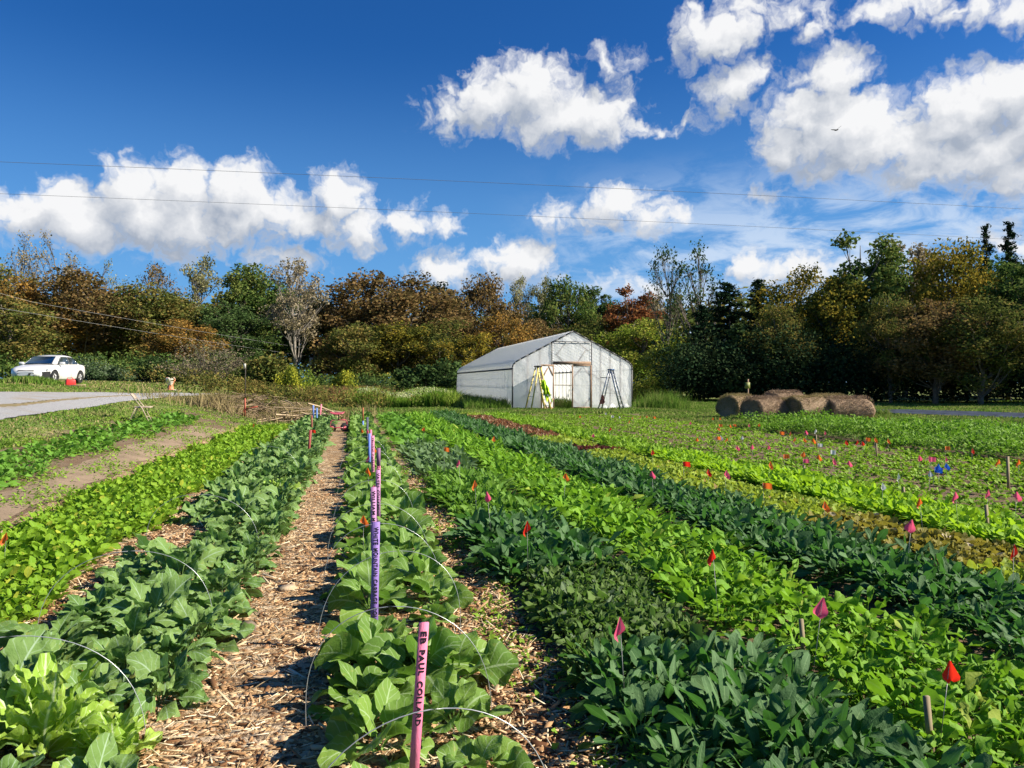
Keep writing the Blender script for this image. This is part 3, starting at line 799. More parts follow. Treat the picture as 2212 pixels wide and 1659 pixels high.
TL = {
 'brown': treeleaf('russet_leaves', [(0.120, 0.095, 0.035), (0.200, 0.125, 0.048), (0.260, 0.170, 0.075), (0.160, 0.135, 0.045)]),
 'rust': treeleaf('rust_red_leaves', [(0.17, 0.075, 0.030), (0.29, 0.105, 0.038), (0.24, 0.135, 0.05)]),
 'orange': treeleaf('orange_brown_leaves', [(0.13, 0.12, 0.035), (0.25, 0.15, 0.04), (0.36, 0.205, 0.05)]),
 'olive': treeleaf('olive_leaves', [(0.083, 0.112, 0.027), (0.150, 0.158, 0.039), (0.240, 0.180, 0.053)]),
 'green': treeleaf('green_leaves', [(0.053, 0.098, 0.024), (0.098, 0.158, 0.036), (0.180, 0.210, 0.053)]),
 'yellowgreen': treeleaf('yellow_green_leaves', [(0.135, 0.210, 0.027), (0.255, 0.315, 0.042), (0.390, 0.375, 0.075)]),
 'pale': treeleaf('pale_yellow_leaves', [(0.184, 0.184, 0.069), (0.310, 0.299, 0.138), (0.414, 0.391, 0.218)]),
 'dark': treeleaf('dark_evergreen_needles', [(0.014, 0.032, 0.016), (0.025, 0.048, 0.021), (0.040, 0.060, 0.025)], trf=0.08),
 'gold': treeleaf('golden_green_leaves', [(0.090, 0.105, 0.022), (0.240, 0.210, 0.030), (0.390, 0.285, 0.045)]),
 'twig': treeleaf('dry_twigs', [(0.156, 0.124, 0.085), (0.221, 0.169, 0.117), (0.156, 0.169, 0.065)], trf=0.1),
 'grey': treeleaf('tan_grey_leaves', [(0.255, 0.210, 0.128), (0.360, 0.300, 0.195), (0.210, 0.180, 0.090)]),
 'bush': treeleaf('dark_bush_leaves', [(0.039, 0.072, 0.023), (0.065, 0.111, 0.034), (0.098, 0.150, 0.047)]),
 'yellow': treeleaf('yellow_bush_leaves', [(0.150, 0.195, 0.030), (0.450, 0.450, 0.045), (0.630, 0.570, 0.075)]),
 'silver': treeleaf('silvery_bush_leaves', [(0.077, 0.132, 0.050), (0.143, 0.198, 0.099), (0.264, 0.308, 0.209)]),
 'redgrass': treeleaf('dry_red_stalks', [(0.220, 0.110, 0.055), (0.297, 0.154, 0.088), (0.220, 0.165, 0.077)], trf=0.15),
 'straw': treeleaf('straw_stalks', [(0.230, 0.184, 0.081), (0.368, 0.287, 0.149), (0.184, 0.184, 0.057)], trf=0.15),
 'grass': treeleaf('grass_blades', [(0.10, 0.19, 0.028), (0.17, 0.26, 0.045), (0.27, 0.27, 0.10)], trf=0.3, patch=0.7),
 'cream': treeleaf('cream_flowers', [(0.550, 0.560, 0.300), (0.620, 0.600, 0.400)], trf=0.3),
 'lush': treeleaf('lush_weed_leaves', [(0.130, 0.240, 0.030), (0.200, 0.300, 0.040), (0.280, 0.340, 0.070)], trf=0.35),
 'flower': treeleaf('cream_flower_heads', [(0.160, 0.240, 0.050), (0.450, 0.460, 0.260), (0.550, 0.540, 0.360)], trf=0.3, patch=2.0),
}
BARK = pm('grey_bark', (0.17, 0.145, 0.115), (0.085, 0.07, 0.055), 3, 0.95, 0.5, 12)
BARKP = pm('pale_bark', (0.27, 0.24, 0.20), (0.17, 0.15, 0.12), 2, 0.9, 0.4, 10)
BARKD = pm('dark_bark', (0.07, 0.06, 0.05), (0.04, 0.034, 0.028), 3, 0.95, 0.5, 12)

def leafquads(P, size, rg, aspect=0.65, flat=0.0):
    """small bent rhombic leaves at points P"""
    n = len(P)
    a = rg.normal(0, 1, (n, 3)); a[:, 2] *= (1 - flat); a /= np.linalg.norm(a, axis=1)[:, None]
    b = np.cross(a, rg.normal(0, 1, (n, 3)) * [1 - flat, 1 - flat, 1]); b /= np.linalg.norm(b, axis=1)[:, None] + 1e-9
    s = (size * rg.uniform(0.55, 1.35, n))[:, None]
    c = np.cross(a, b)
    V = np.stack([P - a * s, P - b * s * aspect + c * s * 0.2, P + a * s, P + b * s * aspect + c * s * 0.2], 1).reshape(-1, 3)
    return V, np.arange(n * 4).reshape(-1, 4)

def bez(p0, p1, p2, n=6):
    t = np.linspace(0, 1, n)[:, None]
    return (1 - t) ** 2 * p0 + 2 * t * (1 - t) * p1 + t ** 2 * p2

def broadleaf(seed, h=15.0, r=5.0, cb=0.25, nb=26, nleaf=9000, lsize=0.17, sparse=False, tip=False, stems=1, twigs=5, squash=0.8):
    """returns (trunk MB, leaf V, leaf Q, tint): a crown of many uneven clumps with gaps"""
    rg = np.random.default_rng(seed)
    mb = MB()
    zc = h * (cb + 1) / 2; hz = h * (1 - cb) / 2
    B = []
    tries = 0
    while len(B) < nb and tries < 6000:
        tries += 1
        q = rg.normal(0, 1, 3); q /= np.linalg.norm(q); rr = rg.uniform(0.35, 0.98) ** 0.7
        p = q * rr
        wz = 1.0 if p[2] < 0.2 else (1 - 0.25 * p[2])
        c = np.array([p[0] * r * wz, p[1] * r * wz, zc + p[2] * hz * 0.9])
        br = rg.uniform(0.16, 0.30) * r * (1.0 if not sparse else 0.8)
        if all(np.linalg.norm(c - c2) > 0.62 * (br + b2) for c2, b2 in B) or tries > 3000: B.append((c, br))
    tr = 0.020 * h
    for s in range(stems):
        a0 = rg.uniform(0, 6.28); off = 0 if stems == 1 else 0.35
        base = np.array([off * math.cos(a0 + s * 2.1), off * math.sin(a0 + s * 2.1), -0.2])
        top = np.array([rg.normal(0, 0.10 * r) + base[0] * 4, rg.normal(0, 0.10 * r) + base[1] * 4, h * 0.80])
        P = bez(base, np.array([base[0] * 1.5 + rg.normal(0, .05 * r), base[1] * 1.5, h * 0.45]), top, 12)
        P[1:-1] += rg.normal(0, 0.05, (10, 3)) * [1, 1, 0]
        mb.tube(P, np.linspace(tr, 0.02, 12) / (1 if stems == 1 else 1.25), 7)
        if s == 0: TP = P
        else: TP = np.concatenate([TP, P])
    LP = []
    vol = np.array([b[1] ** 2 for b in B]); vol /= vol.sum()
    for (c, br), vv in zip(B, vol):
        zs = max(h * cb * 0.55, c[2] - rg.uniform(0.12, 0.32) * h)
        k = np.argmin(np.abs(TP[:, 2] - zs) + rg.uniform(0, 0.3, len(TP)))
        p0 = TP[k]
        midp = (p0 + c) / 2 + np.array([0, 0, -0.12 * np.linalg.norm(c - p0)])
        P = bez(p0, midp, c, 7); P[1:-1] += rg.normal(0, 0.07, (5, 3))
        mb.tube(P, np.linspace(tr * 0.34, tr * 0.10, 7), 5, caps=False)
        for _ in range(twigs):
            q = rg.normal(0, 1, 3); q[2] = abs(q[2]) * 0.8; q /= np.linalg.norm(q)
            e = c + q * br * rg.uniform(0.8, 1.25)
            st = P[rg.integers(3, 7)]
            tw = bez(st, (st + e) / 2 + rg.normal(0, 0.12, 3), e, 4)
            mb.tube(tw, np.linspace(tr * 0.09, 0.012, 4), 3, caps=False)
            if tip:
                LP.append(e + rg.normal(0, 0.30, (max(1, int(nleaf * vv / twigs)), 3)) * [1, 1, 1.3])
        if not tip:
            m_ = max(4, int(nleaf * vv))
            q = rg.normal(0, 1, (m_, 3)); q /= np.linalg.norm(q, axis=1)[:, None]
            u = rg.random(m_) ** (1 / 2.2)
            # break the clump into sprays so that its outline is ragged
            na = 9
            A = rg.normal(0, 1, (na, 3)); A /= np.linalg.norm(A, axis=1)[:, None]
            lob = np.max(q @ A.T, axis=1)
            u = u * (0.62 + 0.62 * np.clip(lob, 0, 1) ** 3)
            pts = c + q * (u * br * 1.45)[:, None] * [1, 1, squash]
            LP.append(pts)
    LP = np.concatenate(LP)
    LP = LP[LP[:, 2] > 0.05]
    V, Q = leafquads(LP, lsize, rg, flat=0.25)
    tint = np.repeat(rg.random(len(LP)), 4)
    return mb, V, Q, tint

def conifer(seed, h=12.0, r=2.4, nleaf=9000, lsize=0.16, cb=0.04, loose=0.25, pw=0.8):
    rg = np.random.default_rng(seed)
    mb = MB(); tr = 0.016 * h
    P = np.array([[0, 0, -0.2], [0.05, 0, h * 0.5], [0, 0.05, h]]); mb.tube(bez(P[0], P[1], P[2], 8), np.linspace(tr, 0.02, 8), 6)
    LP = []
    nbr = int(h * 9)
    for i in range(nbr):
        z = h * (cb + (0.99 - cb) * (i + rg.random()) / nbr)
        L = r * (1 - z / h) ** pw * rg.uniform(0.6, 1.15) + 0.15
        a = rg.uniform(0, 6.28); up = rg.uniform(-0.25, 0.35)
        e = np.array([math.cos(a) * L, math.sin(a) * L, z + up * L])
        p0 = np.array([0, 0, z])
        br = bez(p0, (p0 + e) / 2 + np.array([0, 0, -0.08 * L]), e, 4)
        mb.tube(br, np.linspace(0.03, 0.008, 4), 3, caps=False)
        m_ = max(6, int(nleaf / nbr * (0.4 + 1.2 * L / r)))
        t = rg.random(m_) ** 0.7
        pts = p0 + (e - p0) * t[:, None] + rg.normal(0, loose, (m_, 3)) * (0.25 + 0.5 * t[:, None]) * [1, 1, 0.6]
        LP.append(pts)
    LP = np.concatenate(LP)
    V, Q = leafquads(LP, lsize, rg, aspect=0.4, flat=0.35)
    return mb, V, Q, np.repeat(rg.random(len(LP)), 4)

def bush(seed, h=3.0, r=2.2, nleaf=5000, lsize=0.10, round_=True):
    rg = np.random.default_rng(seed)
    mb = MB(); LP = []
    nb = 22
    for i in range(nb):
        q = rg.normal(0, 1, 3); q[2] = abs(q[2]); q /= np.linalg.norm(q); u = rg.uniform(0.3, 0.85)
        c = np.array([q[0] * r * u, q[1] * r * u, 0.15 * h + q[2] * h * 0.72 * u])
        br = rg.uniform(0.22, 0.38) * min(r, h)
        mb.tube(bez(np.array([rg.normal(0, .1), rg.normal(0, .1), -0.05]), np.array([c[0] * .4, c[1] * .4, c[2] * .7]), c, 5), np.linspace(0.04, 0.01, 5), 4, caps=False)
        m_ = nleaf // nb
        v = rg.normal(0, 1, (m_, 3)); v /= np.linalg.norm(v, axis=1)[:, None]
        A = rg.normal(0, 1, (7, 3)); A /= np.linalg.norm(A, axis=1)[:, None]
        lob = np.clip(np.max(v @ A.T, axis=1), 0, 1) ** 3
        LP.append(c + v * (rg.random(m_) ** 0.45 * br * (0.75 + 0.6 * lob))[:, None])
    LP = np.concatenate(LP); LP = LP[LP[:, 2] > 0.02]
    V, Q = leafquads(LP, lsize, rg, flat=0.2)
    return mb, V, Q, np.repeat(rg.random(len(LP)), 4)

def brushy(seed, h=4.5, r=4.0, nst=60):
    """bare many-stemmed thicket"""
    rg = np.random.default_rng(seed); mb = MB(); LP = []
    for i in range(nst):
        a = rg.uniform(0, 6.28); q = rg.uniform(0.2, 1.0)
        e = np.array([math.cos(a) * r * q, math.sin(a) * r * q, h * rg.uniform(0.5, 1.0) * (1.15 - 0.5 * q)])
        b = np.array([math.cos(a) * r * q * 0.15, math.sin(a) * r * 0.15 * q, -0.1])
        P = bez(b, np.array([e[0] * .45, e[1] * .45, e[2] * 0.75]), e, 8)
        mb.tube(P, np.linspace(0.05, 0.012, 8) * rg.uniform(0.5, 1.2), 4, caps=False)
        for k in range(9):
            s0 = P[rg.integers(2, 8)]
            d = rg.normal(0, 1, 3); d[2] = abs(d[2]) * 0.7
            t2 = s0 + d * rg.uniform(0.25, 0.6)
            mb.tube(bez(s0, (s0 + t2) / 2 + rg.normal(0, .06, 3), t2, 4), np.linspace(0.016, 0.006, 4), 3, caps=False)
            LP.append(t2 + rg.normal(0, 0.22, (9, 3)))
    LP = np.concatenate(LP); V, Q = leafquads(LP, 0.075, rg)
    return mb, V, Q, np.repeat(rg.random(len(LP)), 4)

LIB = {}
def lib(kind, gen, mat_bark):
    mb, V, Q, tn = gen
    t = mb.build('trunk', mat_bark, smooth=True)
    c = mk('crown', V, Q, TL['green'], tint=tn)
    LIB.setdefault(kind, []).append((t.data, c.data, float(np.percentile(V[:, 2], 99.7)), float(np.percentile(np.abs(V[:, 0]), 98))))
    bpy.data.objects.remove(t); bpy.data.objects.remove(c)
for s in range(4): lib('full', broadleaf(200 + s, 15, 5.2, 0.10, 34, 13000, 0.17), BARK)
for s in range(3): lib('oval', broadleaf(230 + s, 15, 3.6, 0.12, 30, 10500, 0.16), BARK)
for s in range(2): lib('thin', broadleaf(240 + s, 15, 4.0, 0.30, 30, 3800, 0.15, sparse=True, twigs=7, stems=2), BARKP)
for s in range(2): lib('bare', broadleaf(250 + s, 15, 4.2, 0.35, 32, 2200, 0.13, sparse=True, tip=True, twigs=10), BARK)
lib('tips', broadleaf(262, 15, 4.4, 0.42, 26, 1500, 0.17, sparse=True, tip=True, twigs=9, stems=2), BARK)
lib('tips', broadleaf(265, 15, 3.6, 0.42, 22, 1100, 0.17, sparse=True, tip=True, twigs=9, stems=1), BARK)
for s in range(2): lib('juniper', conifer(270 + s, 11, 3.0, 12000, 0.15, pw=0.62), BARKD)
lib('spruce', conifer(280, 15, 2.3, 6500, 0.15, 0.12, 0.2, 0.75), BARKD)
for s in range(3): lib('bush', bush(290 + s), BARK)
lib('thicket', brushy(300), BARK)

# x in the 2212-wide view, top row, width in that view, depth, shape, colour, what to call it
TREES = [
 (-35, 560, 120, 84, 'full', 'olive', 'oak_tree', 'olive brown tree cut by the left picture edge'),
 (45, 502, 110, 120, 'bare', 'grey', 'bare_tree', 'tall nearly bare tree above the russet trees at far left'),
 (120, 505, 110, 122, 'bare', 'grey', 'bare_tree', 'tall nearly bare pale tree just right of its twin at far left'),
 (215, 560, 90, 128, 'bare', 'pale', 'bare_tree', 'faint pale bare tree beyond the left wood'),
 (75, 590, 150, 80, 'full', 'orange', 'oak_tree', 'orange brown tree directly behind the white car'),
 (175, 588, 160, 82, 'full', 'brown', 'maple_tree', 'brown round crowned tree right of the white car'),
 (20, 640, 150, 72, 'full', 'olive', 'maple_tree', 'olive green low tree behind the car bonnet'),
 (310, 618, 130, 84, 'full', 'olive', 'maple_tree', 'olive tree with orange top in the left wood'),
 (335, 566, 90, 104, 'tips', 'brown', 'ash_tree', 'thin dark tree with open top against the clouds left'),
 (250, 640, 130, 92, 'full', 'green', 'oak_tree', 'green tree between the brown and the olive trees'),
 (425, 556, 100, 92, 'thin', 'pale', 'poplar_tree', 'pale yellow poplar with light trunks in the left wood'),
 (405, 640, 120, 88, 'full', 'olive', 'oak_tree', 'dull olive tree below the pale poplar'),
 (395, 690, 110, 76, 'full', 'orange', 'maple_tree', 'orange brown tree low in front of the pale poplar'),
 (520, 568, 110, 94, 'oval', 'green', 'oak_tree', 'green oval tree right of the pale poplar'),
 (590, 600, 110, 98, 'full', 'green', 'oak_tree', 'broad deep green tree behind the sparse leafed one'),
 (500, 655, 110, 84, 'full', 'bush', 'oak_tree', 'dark green lower tree left of the sparse leafed one'),
 (645, 556, 110, 88, 'thin', 'grey', 'poplar_tree', 'sparse leafed tall tree with forked pale trunks'),
 (690, 630, 80, 100, 'oval', 'olive', 'oak_tree', 'olive tree at the gap in the tree line'),
 (735, 660, 90, 112, 'full', 'brown', 'oak_tree', 'low brown tree filling the gap in the tree line'),
 (800, 600, 160, 98, 'full', 'brown', 'oak_tree', 'large russet oak left of centre, left half of the big dome'),
 (880, 592, 170, 100, 'full', 'brown', 'oak_tree', 'large russet oak left of centre, right half of the big dome'),
 (770, 700, 120, 88, 'full', 'olive', 'oak_tree', 'olive brown tree under the large russet oaks'),
 (860, 700, 140, 90, 'full', 'gold', 'maple_tree', 'gold and green tree in front of the russet oaks'),
 (965, 612, 110, 118, 'oval', 'dark', 'pine_tree', 'dark green top showing between the russet oaks and grey brown trees'),
 (955, 690, 120, 92, 'full', 'olive', 'oak_tree', 'olive tree left of the greenhouse ridge behind the round bush'),
 (1045, 598, 110, 112, 'full', 'brown', 'oak_tree', 'grey brown tree above the orange one'),
 (1085, 682, 120, 90, 'full', 'orange', 'maple_tree', 'bright orange gold maple just left of the greenhouse peak'),
 (1010, 720, 90, 86, 'full', 'gold', 'maple_tree', 'small golden tree left of the bright orange maple'),
 (1130, 596, 60, 120, 'thin', 'pale', 'birch_tree', 'slim pale leafed birch above the greenhouse, left one'),
 (1170, 600, 60, 121, 'thin', 'pale', 'birch_tree', 'slim pale leafed birch above the greenhouse, right one'),
 (1165, 690, 90, 98, 'full', 'brown', 'oak_tree', 'dull brown tree behind the greenhouse peak'),
 (1225, 604, 110, 104, 'full', 'green', 'oak_tree', 'full green tree directly above the greenhouse peak'),
 (1275, 690, 110, 94, 'full', 'olive', 'oak_tree', 'olive tree right behind the greenhouse peak'),
 (1300, 622, 90, 106, 'oval', 'bush', 'pine_tree', 'dark green tree left of the rust red maple'),
 (1357, 625, 100, 94, 'oval', 'rust', 'maple_tree', 'rust red maple right of the greenhouse peak'),
 (1420, 640, 90, 110, 'full', 'grey', 'oak_tree', 'tan grey tree right of the rust red maple'),
 (1385, 690, 110, 80, 'full', 'yellowgreen', 'ash_tree', 'bright yellow-green tree at the right end of the greenhouse'),
 (1450, 740, 90, 72, 'full', 'yellowgreen', 'ash_tree', 'lower yellow-green tree right of the greenhouse'),
 (1435, 528, 80, 74, 'tips', 'bush', 'poplar_tree', 'tall open tree with leafy tips, left of the pair'),
 (1510, 520, 110, 72, 'tips', 'bush', 'poplar_tree', 'tall open tree with leafy tips, right of the pair'),
 (1520, 660, 90, 66, 'juniper', 'dark', 'juniper_tree', 'dark juniper at the left end of the shaded tree wall'),
 (1575, 612, 110, 68, 'juniper', 'dark', 'juniper_tree', 'tallest dark juniper left of the golden green trees'),
 (1640, 605, 90, 70, 'juniper', 'dark', 'juniper_tree', 'dark juniper right of the tallest one'),
 (1600, 700, 100, 60, 'juniper', 'bush', 'juniper_tree', 'low juniper in front behind the yellow sign post'),
 (1725, 580, 120, 66, 'full', 'gold', 'oak_tree', 'golden green tree behind the hay bales'),
 (1680, 660, 90, 60, 'full', 'olive', 'oak_tree', 'olive lower tree behind the left hay bales'),
 (1855, 510, 140, 64, 'oval', 'green', 'oak_tree', 'tallest full green tree right of the hay bales'),
 (1800, 600, 110, 62, 'full', 'gold', 'oak_tree', 'yellowish tree at the left foot of the tallest green tree'),
 (1955, 528, 110, 80, 'oval', 'grey', 'oak_tree', 'lighter tan leafed tree right of the tallest green one'),
 (1925, 640, 110, 56, 'full', 'olive', 'oak_tree', 'shaded olive tree in front of the tan leafed one'),
 (2055, 525, 140, 62, 'full', 'gold', 'oak_tree', 'green and gold tree left of the tall spruces'),
 (2130, 488, 60, 64, 'spruce', 'dark', 'spruce_tree', 'tall ragged spruce, left of the pair at the right edge'),
 (2178, 482, 70, 62, 'spruce', 'dark', 'spruce_tree', 'tall ragged spruce, right of the pair at the right edge'),
 (2020, 650, 130, 54, 'full', 'brown', 'oak_tree', 'dark reddish brown tree low at the right'),
 (2120, 640, 140, 52, 'full', 'olive', 'oak_tree', 'shaded olive tree below the two spruces'),
 (2230, 560, 150, 56, 'full', 'green', 'oak_tree', 'green tree cut by the right picture edge'),
 # outside the picture: the wood goes on to the right and shades the trees in view
 (2420, 520, 170, 52, 'full', 'green', 'oak_tree', 'green tree of the wood beyond the right picture edge'),
 (2650, 500, 180, 50, 'full', 'olive', 'oak_tree', 'olive tree of the wood beyond the right picture edge'),
 (2560, 470, 180, 66, 'full', 'green', 'oak_tree', 'tall green tree farther back beyond the right edge'),
 (2330, 480, 170, 72, 'full', 'olive', 'oak_tree', 'tall olive tree farther back beyond the right edge'),
 (2160, 560, 170, 78, 'full', 'green', 'oak_tree', 'green tree standing behind the two spruces'),
]
rt = random.Random(5)
def place_tree(xd, yd, wd, d, shape, colr, name, label, cat='tree', group=None):
    u, v = xd * D2, yd * D2
    x, y = XY(u, d); z0 = float(gz(x, y))
    H = HC + (HOR - v) / FPX * d - z0
    Wm = wd * D2 / FPX * d / 2 * (1.3 if cat == 'tree' and shape in ('full', 'oval') else 1.0)
    td, cd, h0, r0 = rt.choice(LIB[shape])
    sx = Wm / r0 * 1.08; sz = H / h0
    sx = min(max(sx, sz * 0.45), sz * 1.7)
    e = empty(name, (x, y, z0 - 0.05), rt.uniform(0, 6.28), label, cat, group)
    for nme, dd in (('trunk', td), ('crown', cd)):
        o = bpy.data.objects.new(nme, dd); COL.objects.link(o); o.parent = e; o.scale = (sx, sx, sz)
        if nme == 'crown':
            o.material_slots[0].link = 'OBJECT'; o.material_slots[0].material = TL[colr]
    return e
for t_ in TREES: place_tree(*t_)

# the far wood behind reads as one mass
def mass(name, label, items, seed, mat, n, size, kind='stuff'):
    rg = np.random.default_rng(seed); LP = []
    for (x, y, h, r) in items:
        m_ = int(n / len(items)); q = rg.normal(0, 1, (m_, 3)); q /= np.linalg.norm(q, axis=1)[:, None]
        A = rg.normal(0, 1, (14, 3)); A /= np.linalg.norm(A, axis=1)[:, None]
        lob = np.clip(np.max(q @ A.T, axis=1), 0, 1) ** 4
        u = rg.random(m_) ** 0.35 * (0.7 + 0.4 * lob)
        LP.append(np.stack([x + q[:, 0] * u * r, y + q[:, 1] * u * r, float(gz(x, y)) + h * 0.5 + q[:, 2] * u * h * 0.52], -1))
    LP = np.concatenate(LP); V, Q = leafquads(LP, size, rg, flat=0.3)
    return tag(mk(name, V, Q, mat, tint=np.repeat(rg.random(len(LP)), 4)), label, 'wood', kind=kind)
it = []
for xd in range(-200, 1500, 48):
    d = 122 + (xd % 3) * 7; x, y = XY(xd * D2, d)
    it.append((x, y, HC + (HOR - (650 + 20 * math.sin(xd * 0.02)) * D2) / FPX * d, 6.5))
for xd in range(1480, 2800, 60):
    d = 84 + (xd % 4) * 4; x, y = XY(xd * D2, d)
    it.append((x, y, HC + (HOR - (640 + 22 * math.sin(xd * 0.03)) * D2) / FPX * d, 6.0))
mass('far_wood', 'brownish wood filling in behind the separate trees all along the field', it, 401, TL['olive'], 90000, 0.34)

# undergrowth along the foot of the wood
it = []
for xd in range(-150, 1480, 26):
    d = 74 + 14 * ((xd * 7) % 5) / 5 if xd > 560 else 66 + 6 * ((xd * 7) % 5) / 5
    x, y = XY(xd * D2, d); it.append((x, y, 1.5 + 1.5 * math.sin(xd * 0.05) ** 2, 2.2))
mass('undergrowth', 'dull green brush along the foot of the left and middle wood', it, 402, TL['green'], 36000, 0.13)
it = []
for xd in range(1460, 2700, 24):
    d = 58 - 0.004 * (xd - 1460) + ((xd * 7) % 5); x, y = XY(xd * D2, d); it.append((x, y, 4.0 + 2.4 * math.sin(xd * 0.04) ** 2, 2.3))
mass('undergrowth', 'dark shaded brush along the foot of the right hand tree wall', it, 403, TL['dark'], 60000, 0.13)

BUSHES = [
 (922, 776, 125, 70, 'bush', 'bush', 'round_bush', 'big round dark green bush left of the greenhouse'),
 (250, 790, 110, 60, 'bush', 'silver', 'bush', 'grey-green silvery bush right behind the white car'),
 (330, 770, 110, 62, 'bush', 'bush', 'bush', 'dark green bush left of the orange and white drum'),
 (200, 770, 70, 60, 'bush', 'silver', 'bush', 'small silvery bush touching the rear of the white car'),
 (445, 735, 170, 62, 'thicket', 'twig', 'thicket', 'bare grey brown thicket right of the orange and white drum'),
 (560, 765, 120, 60, 'bush', 'olive', 'bush', 'loose olive bush behind the brush pile'),
 (640, 800, 90, 58, 'bush', 'yellowgreen', 'bush', 'small yellow-green bush left of the utility pole'),
 (628, 788, 44, 57, 'bush', 'yellow', 'bush', 'small bright yellow bush left of the utility pole'),
 (742, 800, 52, 60, 'bush', 'yellow', 'bush', 'yellow speckled bush right of the utility pole'),
 (700, 815, 90, 62, 'bush', 'bush', 'bush', 'dark low bush at the foot of the utility pole'),
 (800, 812, 100, 68, 'bush', 'bush', 'bush', 'dark low bush under the russet oaks'),
 (1405, 800, 90, 62, 'bush', 'yellowgreen', 'bush', 'yellow-green bush right of the greenhouse corner'),
 (860, 640, 60, 95, 'bush', 'brown', 'bush', 'x'),
]
for t_ in BUSHES[:-1]: place_tree(*t_, cat='bush')

# ------------------------------------------------------------------ greenhouse
def film(name, alpha=0.14, c=(0.95, 0.96, 0.95), wr=3.0):
    m, t, out = nm(name)
    tc = t.new('ShaderNodeTexCoord').outputs['Object']
    b = t.new('ShaderNodeBsdfPrincipled'); b.inputs['Base Color'].default_value = (*c, 1); b.inputs['Roughness'].default_value = 0.28; b.inputs['Specular IOR Level'].default_value = 0.5
    bn = t.new('ShaderNodeBump'); bn.inputs['Distance'].default_value = 0.05; bn.inputs['Strength'].default_value = 0.55
    w = t.noise(t.vmath('MULTIPLY', tc, (1.2, 1.2, 0.9)), wr, 5, 0.55, 1.2)
    t.link(w, bn.inputs['Height']); t.link(bn.outputs[0], b.inputs['Normal'])
    tb = t.new('ShaderNodeBsdfTranslucent'); tb.inputs[0].default_value = (0.93, 0.94, 0.93, 1)
    mx = t.new('ShaderNodeMixShader'); mx.inputs[0].default_value = 0.5
    t.link(b.outputs[0], mx.inputs[1]); t.link(tb.outputs[0], mx.inputs[2])
    tp = t.new('ShaderNodeBsdfTransparent')
    mx2 = t.new('ShaderNodeMixShader'); mx2.inputs[0].default_value = alpha
    t.link(mx.outputs[0], mx2.inputs[1]); t.link(tp.outputs[0], mx2.inputs[2]); t.link(mx2.outputs[0], out.inputs[0])
    return m
FILM = film('greenhouse_film'); FILMR = film('roof_film', 0.10, (0.84, 0.84, 0.82)); 
WOODG = pm('weathered_timber', (0.30, 0.20, 0.13), (0.20, 0.125, 0.08), 6, 0.85, 0.3, 30)
TRIM = pm('black_channel', (0.03, 0.032, 0.036), (0.05, 0.05, 0.055), 5, 0.5)
STEEL = pm('galvanised_tube', (0.30, 0.32, 0.34), (0.22, 0.23, 0.25), 6, 0.45, metal=0.6)
GH = empty('greenhouse', (9.05, 43.6, 0), 0.0, 'long white plastic film greenhouse with open timber doors in front of the wood', 'greenhouse')
GW, GL, HE, HP, HB = 7.3, 24.0, 2.72, 4.62, 2.36
def prof(n=18):
    """half section from the left hip board over the ridge to the right one"""
    P = [(0, HB)]
    P += [(0.0, 2.50), (0.05, 2.64), (0.20, 2.80), (0.5, 2.98)]
    for t in np.linspace(0, 1, 8)[1:]:
        x = 0.5 + (GW / 2 - 0.5) * t; P.append((x, 2.98 + (HP - 2.98) * t - 0.05 * math.sin(math.pi * (1 - t)) * 0))
    P = np.array(P)
    Rr = P[::-1][1:].copy(); Rr[:, 0] = GW - Rr[:, 0]
    return np.concatenate([P, Rr])
PF = prof()
NB = 22
ys = np.linspace(0, GL, NB * 6 + 1)
sag = 0.085 * (1 - np.abs(np.cos(np.pi * ys / (GL / NB)))) 
g1 = np.zeros((len(ys), len(PF), 3))
cx_, cz_ = GW / 2, 2.2
for i, yy in enumerate(ys):
    q = PF - [cx_, cz_]
    ln = np.linalg.norm(q, axis=1)[:, None]
    s_ = sag[i] * np.clip(1.2 - (PF[:, 1:2] - 2.5) / 1.6, 0.15, 1)
    P = PF - q / ln * s_
    g1[i, :, 0] = P[:, 0]; g1[i, :, 1] = yy; g1[i, :, 2] = P[:, 1]
b = MB(); b.grid(g1); b.build('roof_cover', FILMR, GH, smooth=True)
for xs_ in (0.0, GW):
    yy = np.linspace(0, GL, 260); zz = np.linspace(0.05, HB, 8)
    g1 = np.zeros((len(yy), len(zz), 3)); g1[..., 1] = yy[:, None]; g1[..., 2] = zz[None]
    rgg = np.random.default_rng(5)
    bulge = 0.06 * np.sin(yy * 4 * np.pi / (GL / NB) + 2 * np.sin(yy * 1.1))[:, None] * np.sin(np.pi * (zz - 0.0) / HB)[None] + 0.03 * np.cumsum(rgg.normal(0, 0.25, len(yy)))[:, None] * 0.3 * np.sin(np.pi * zz / HB)[None]
    g1[..., 0] = xs_ + bulge
    b = MB(); b.grid(g1); b.build('side_curtain', FILM, GH, smooth=True)
b = MB()
for xs_ in (-0.02, GW + 0.02):
    b.box((xs_, GL / 2, HB), (0.025, GL / 2, 0.05))
b.build('hip_board', TRIM, GH)
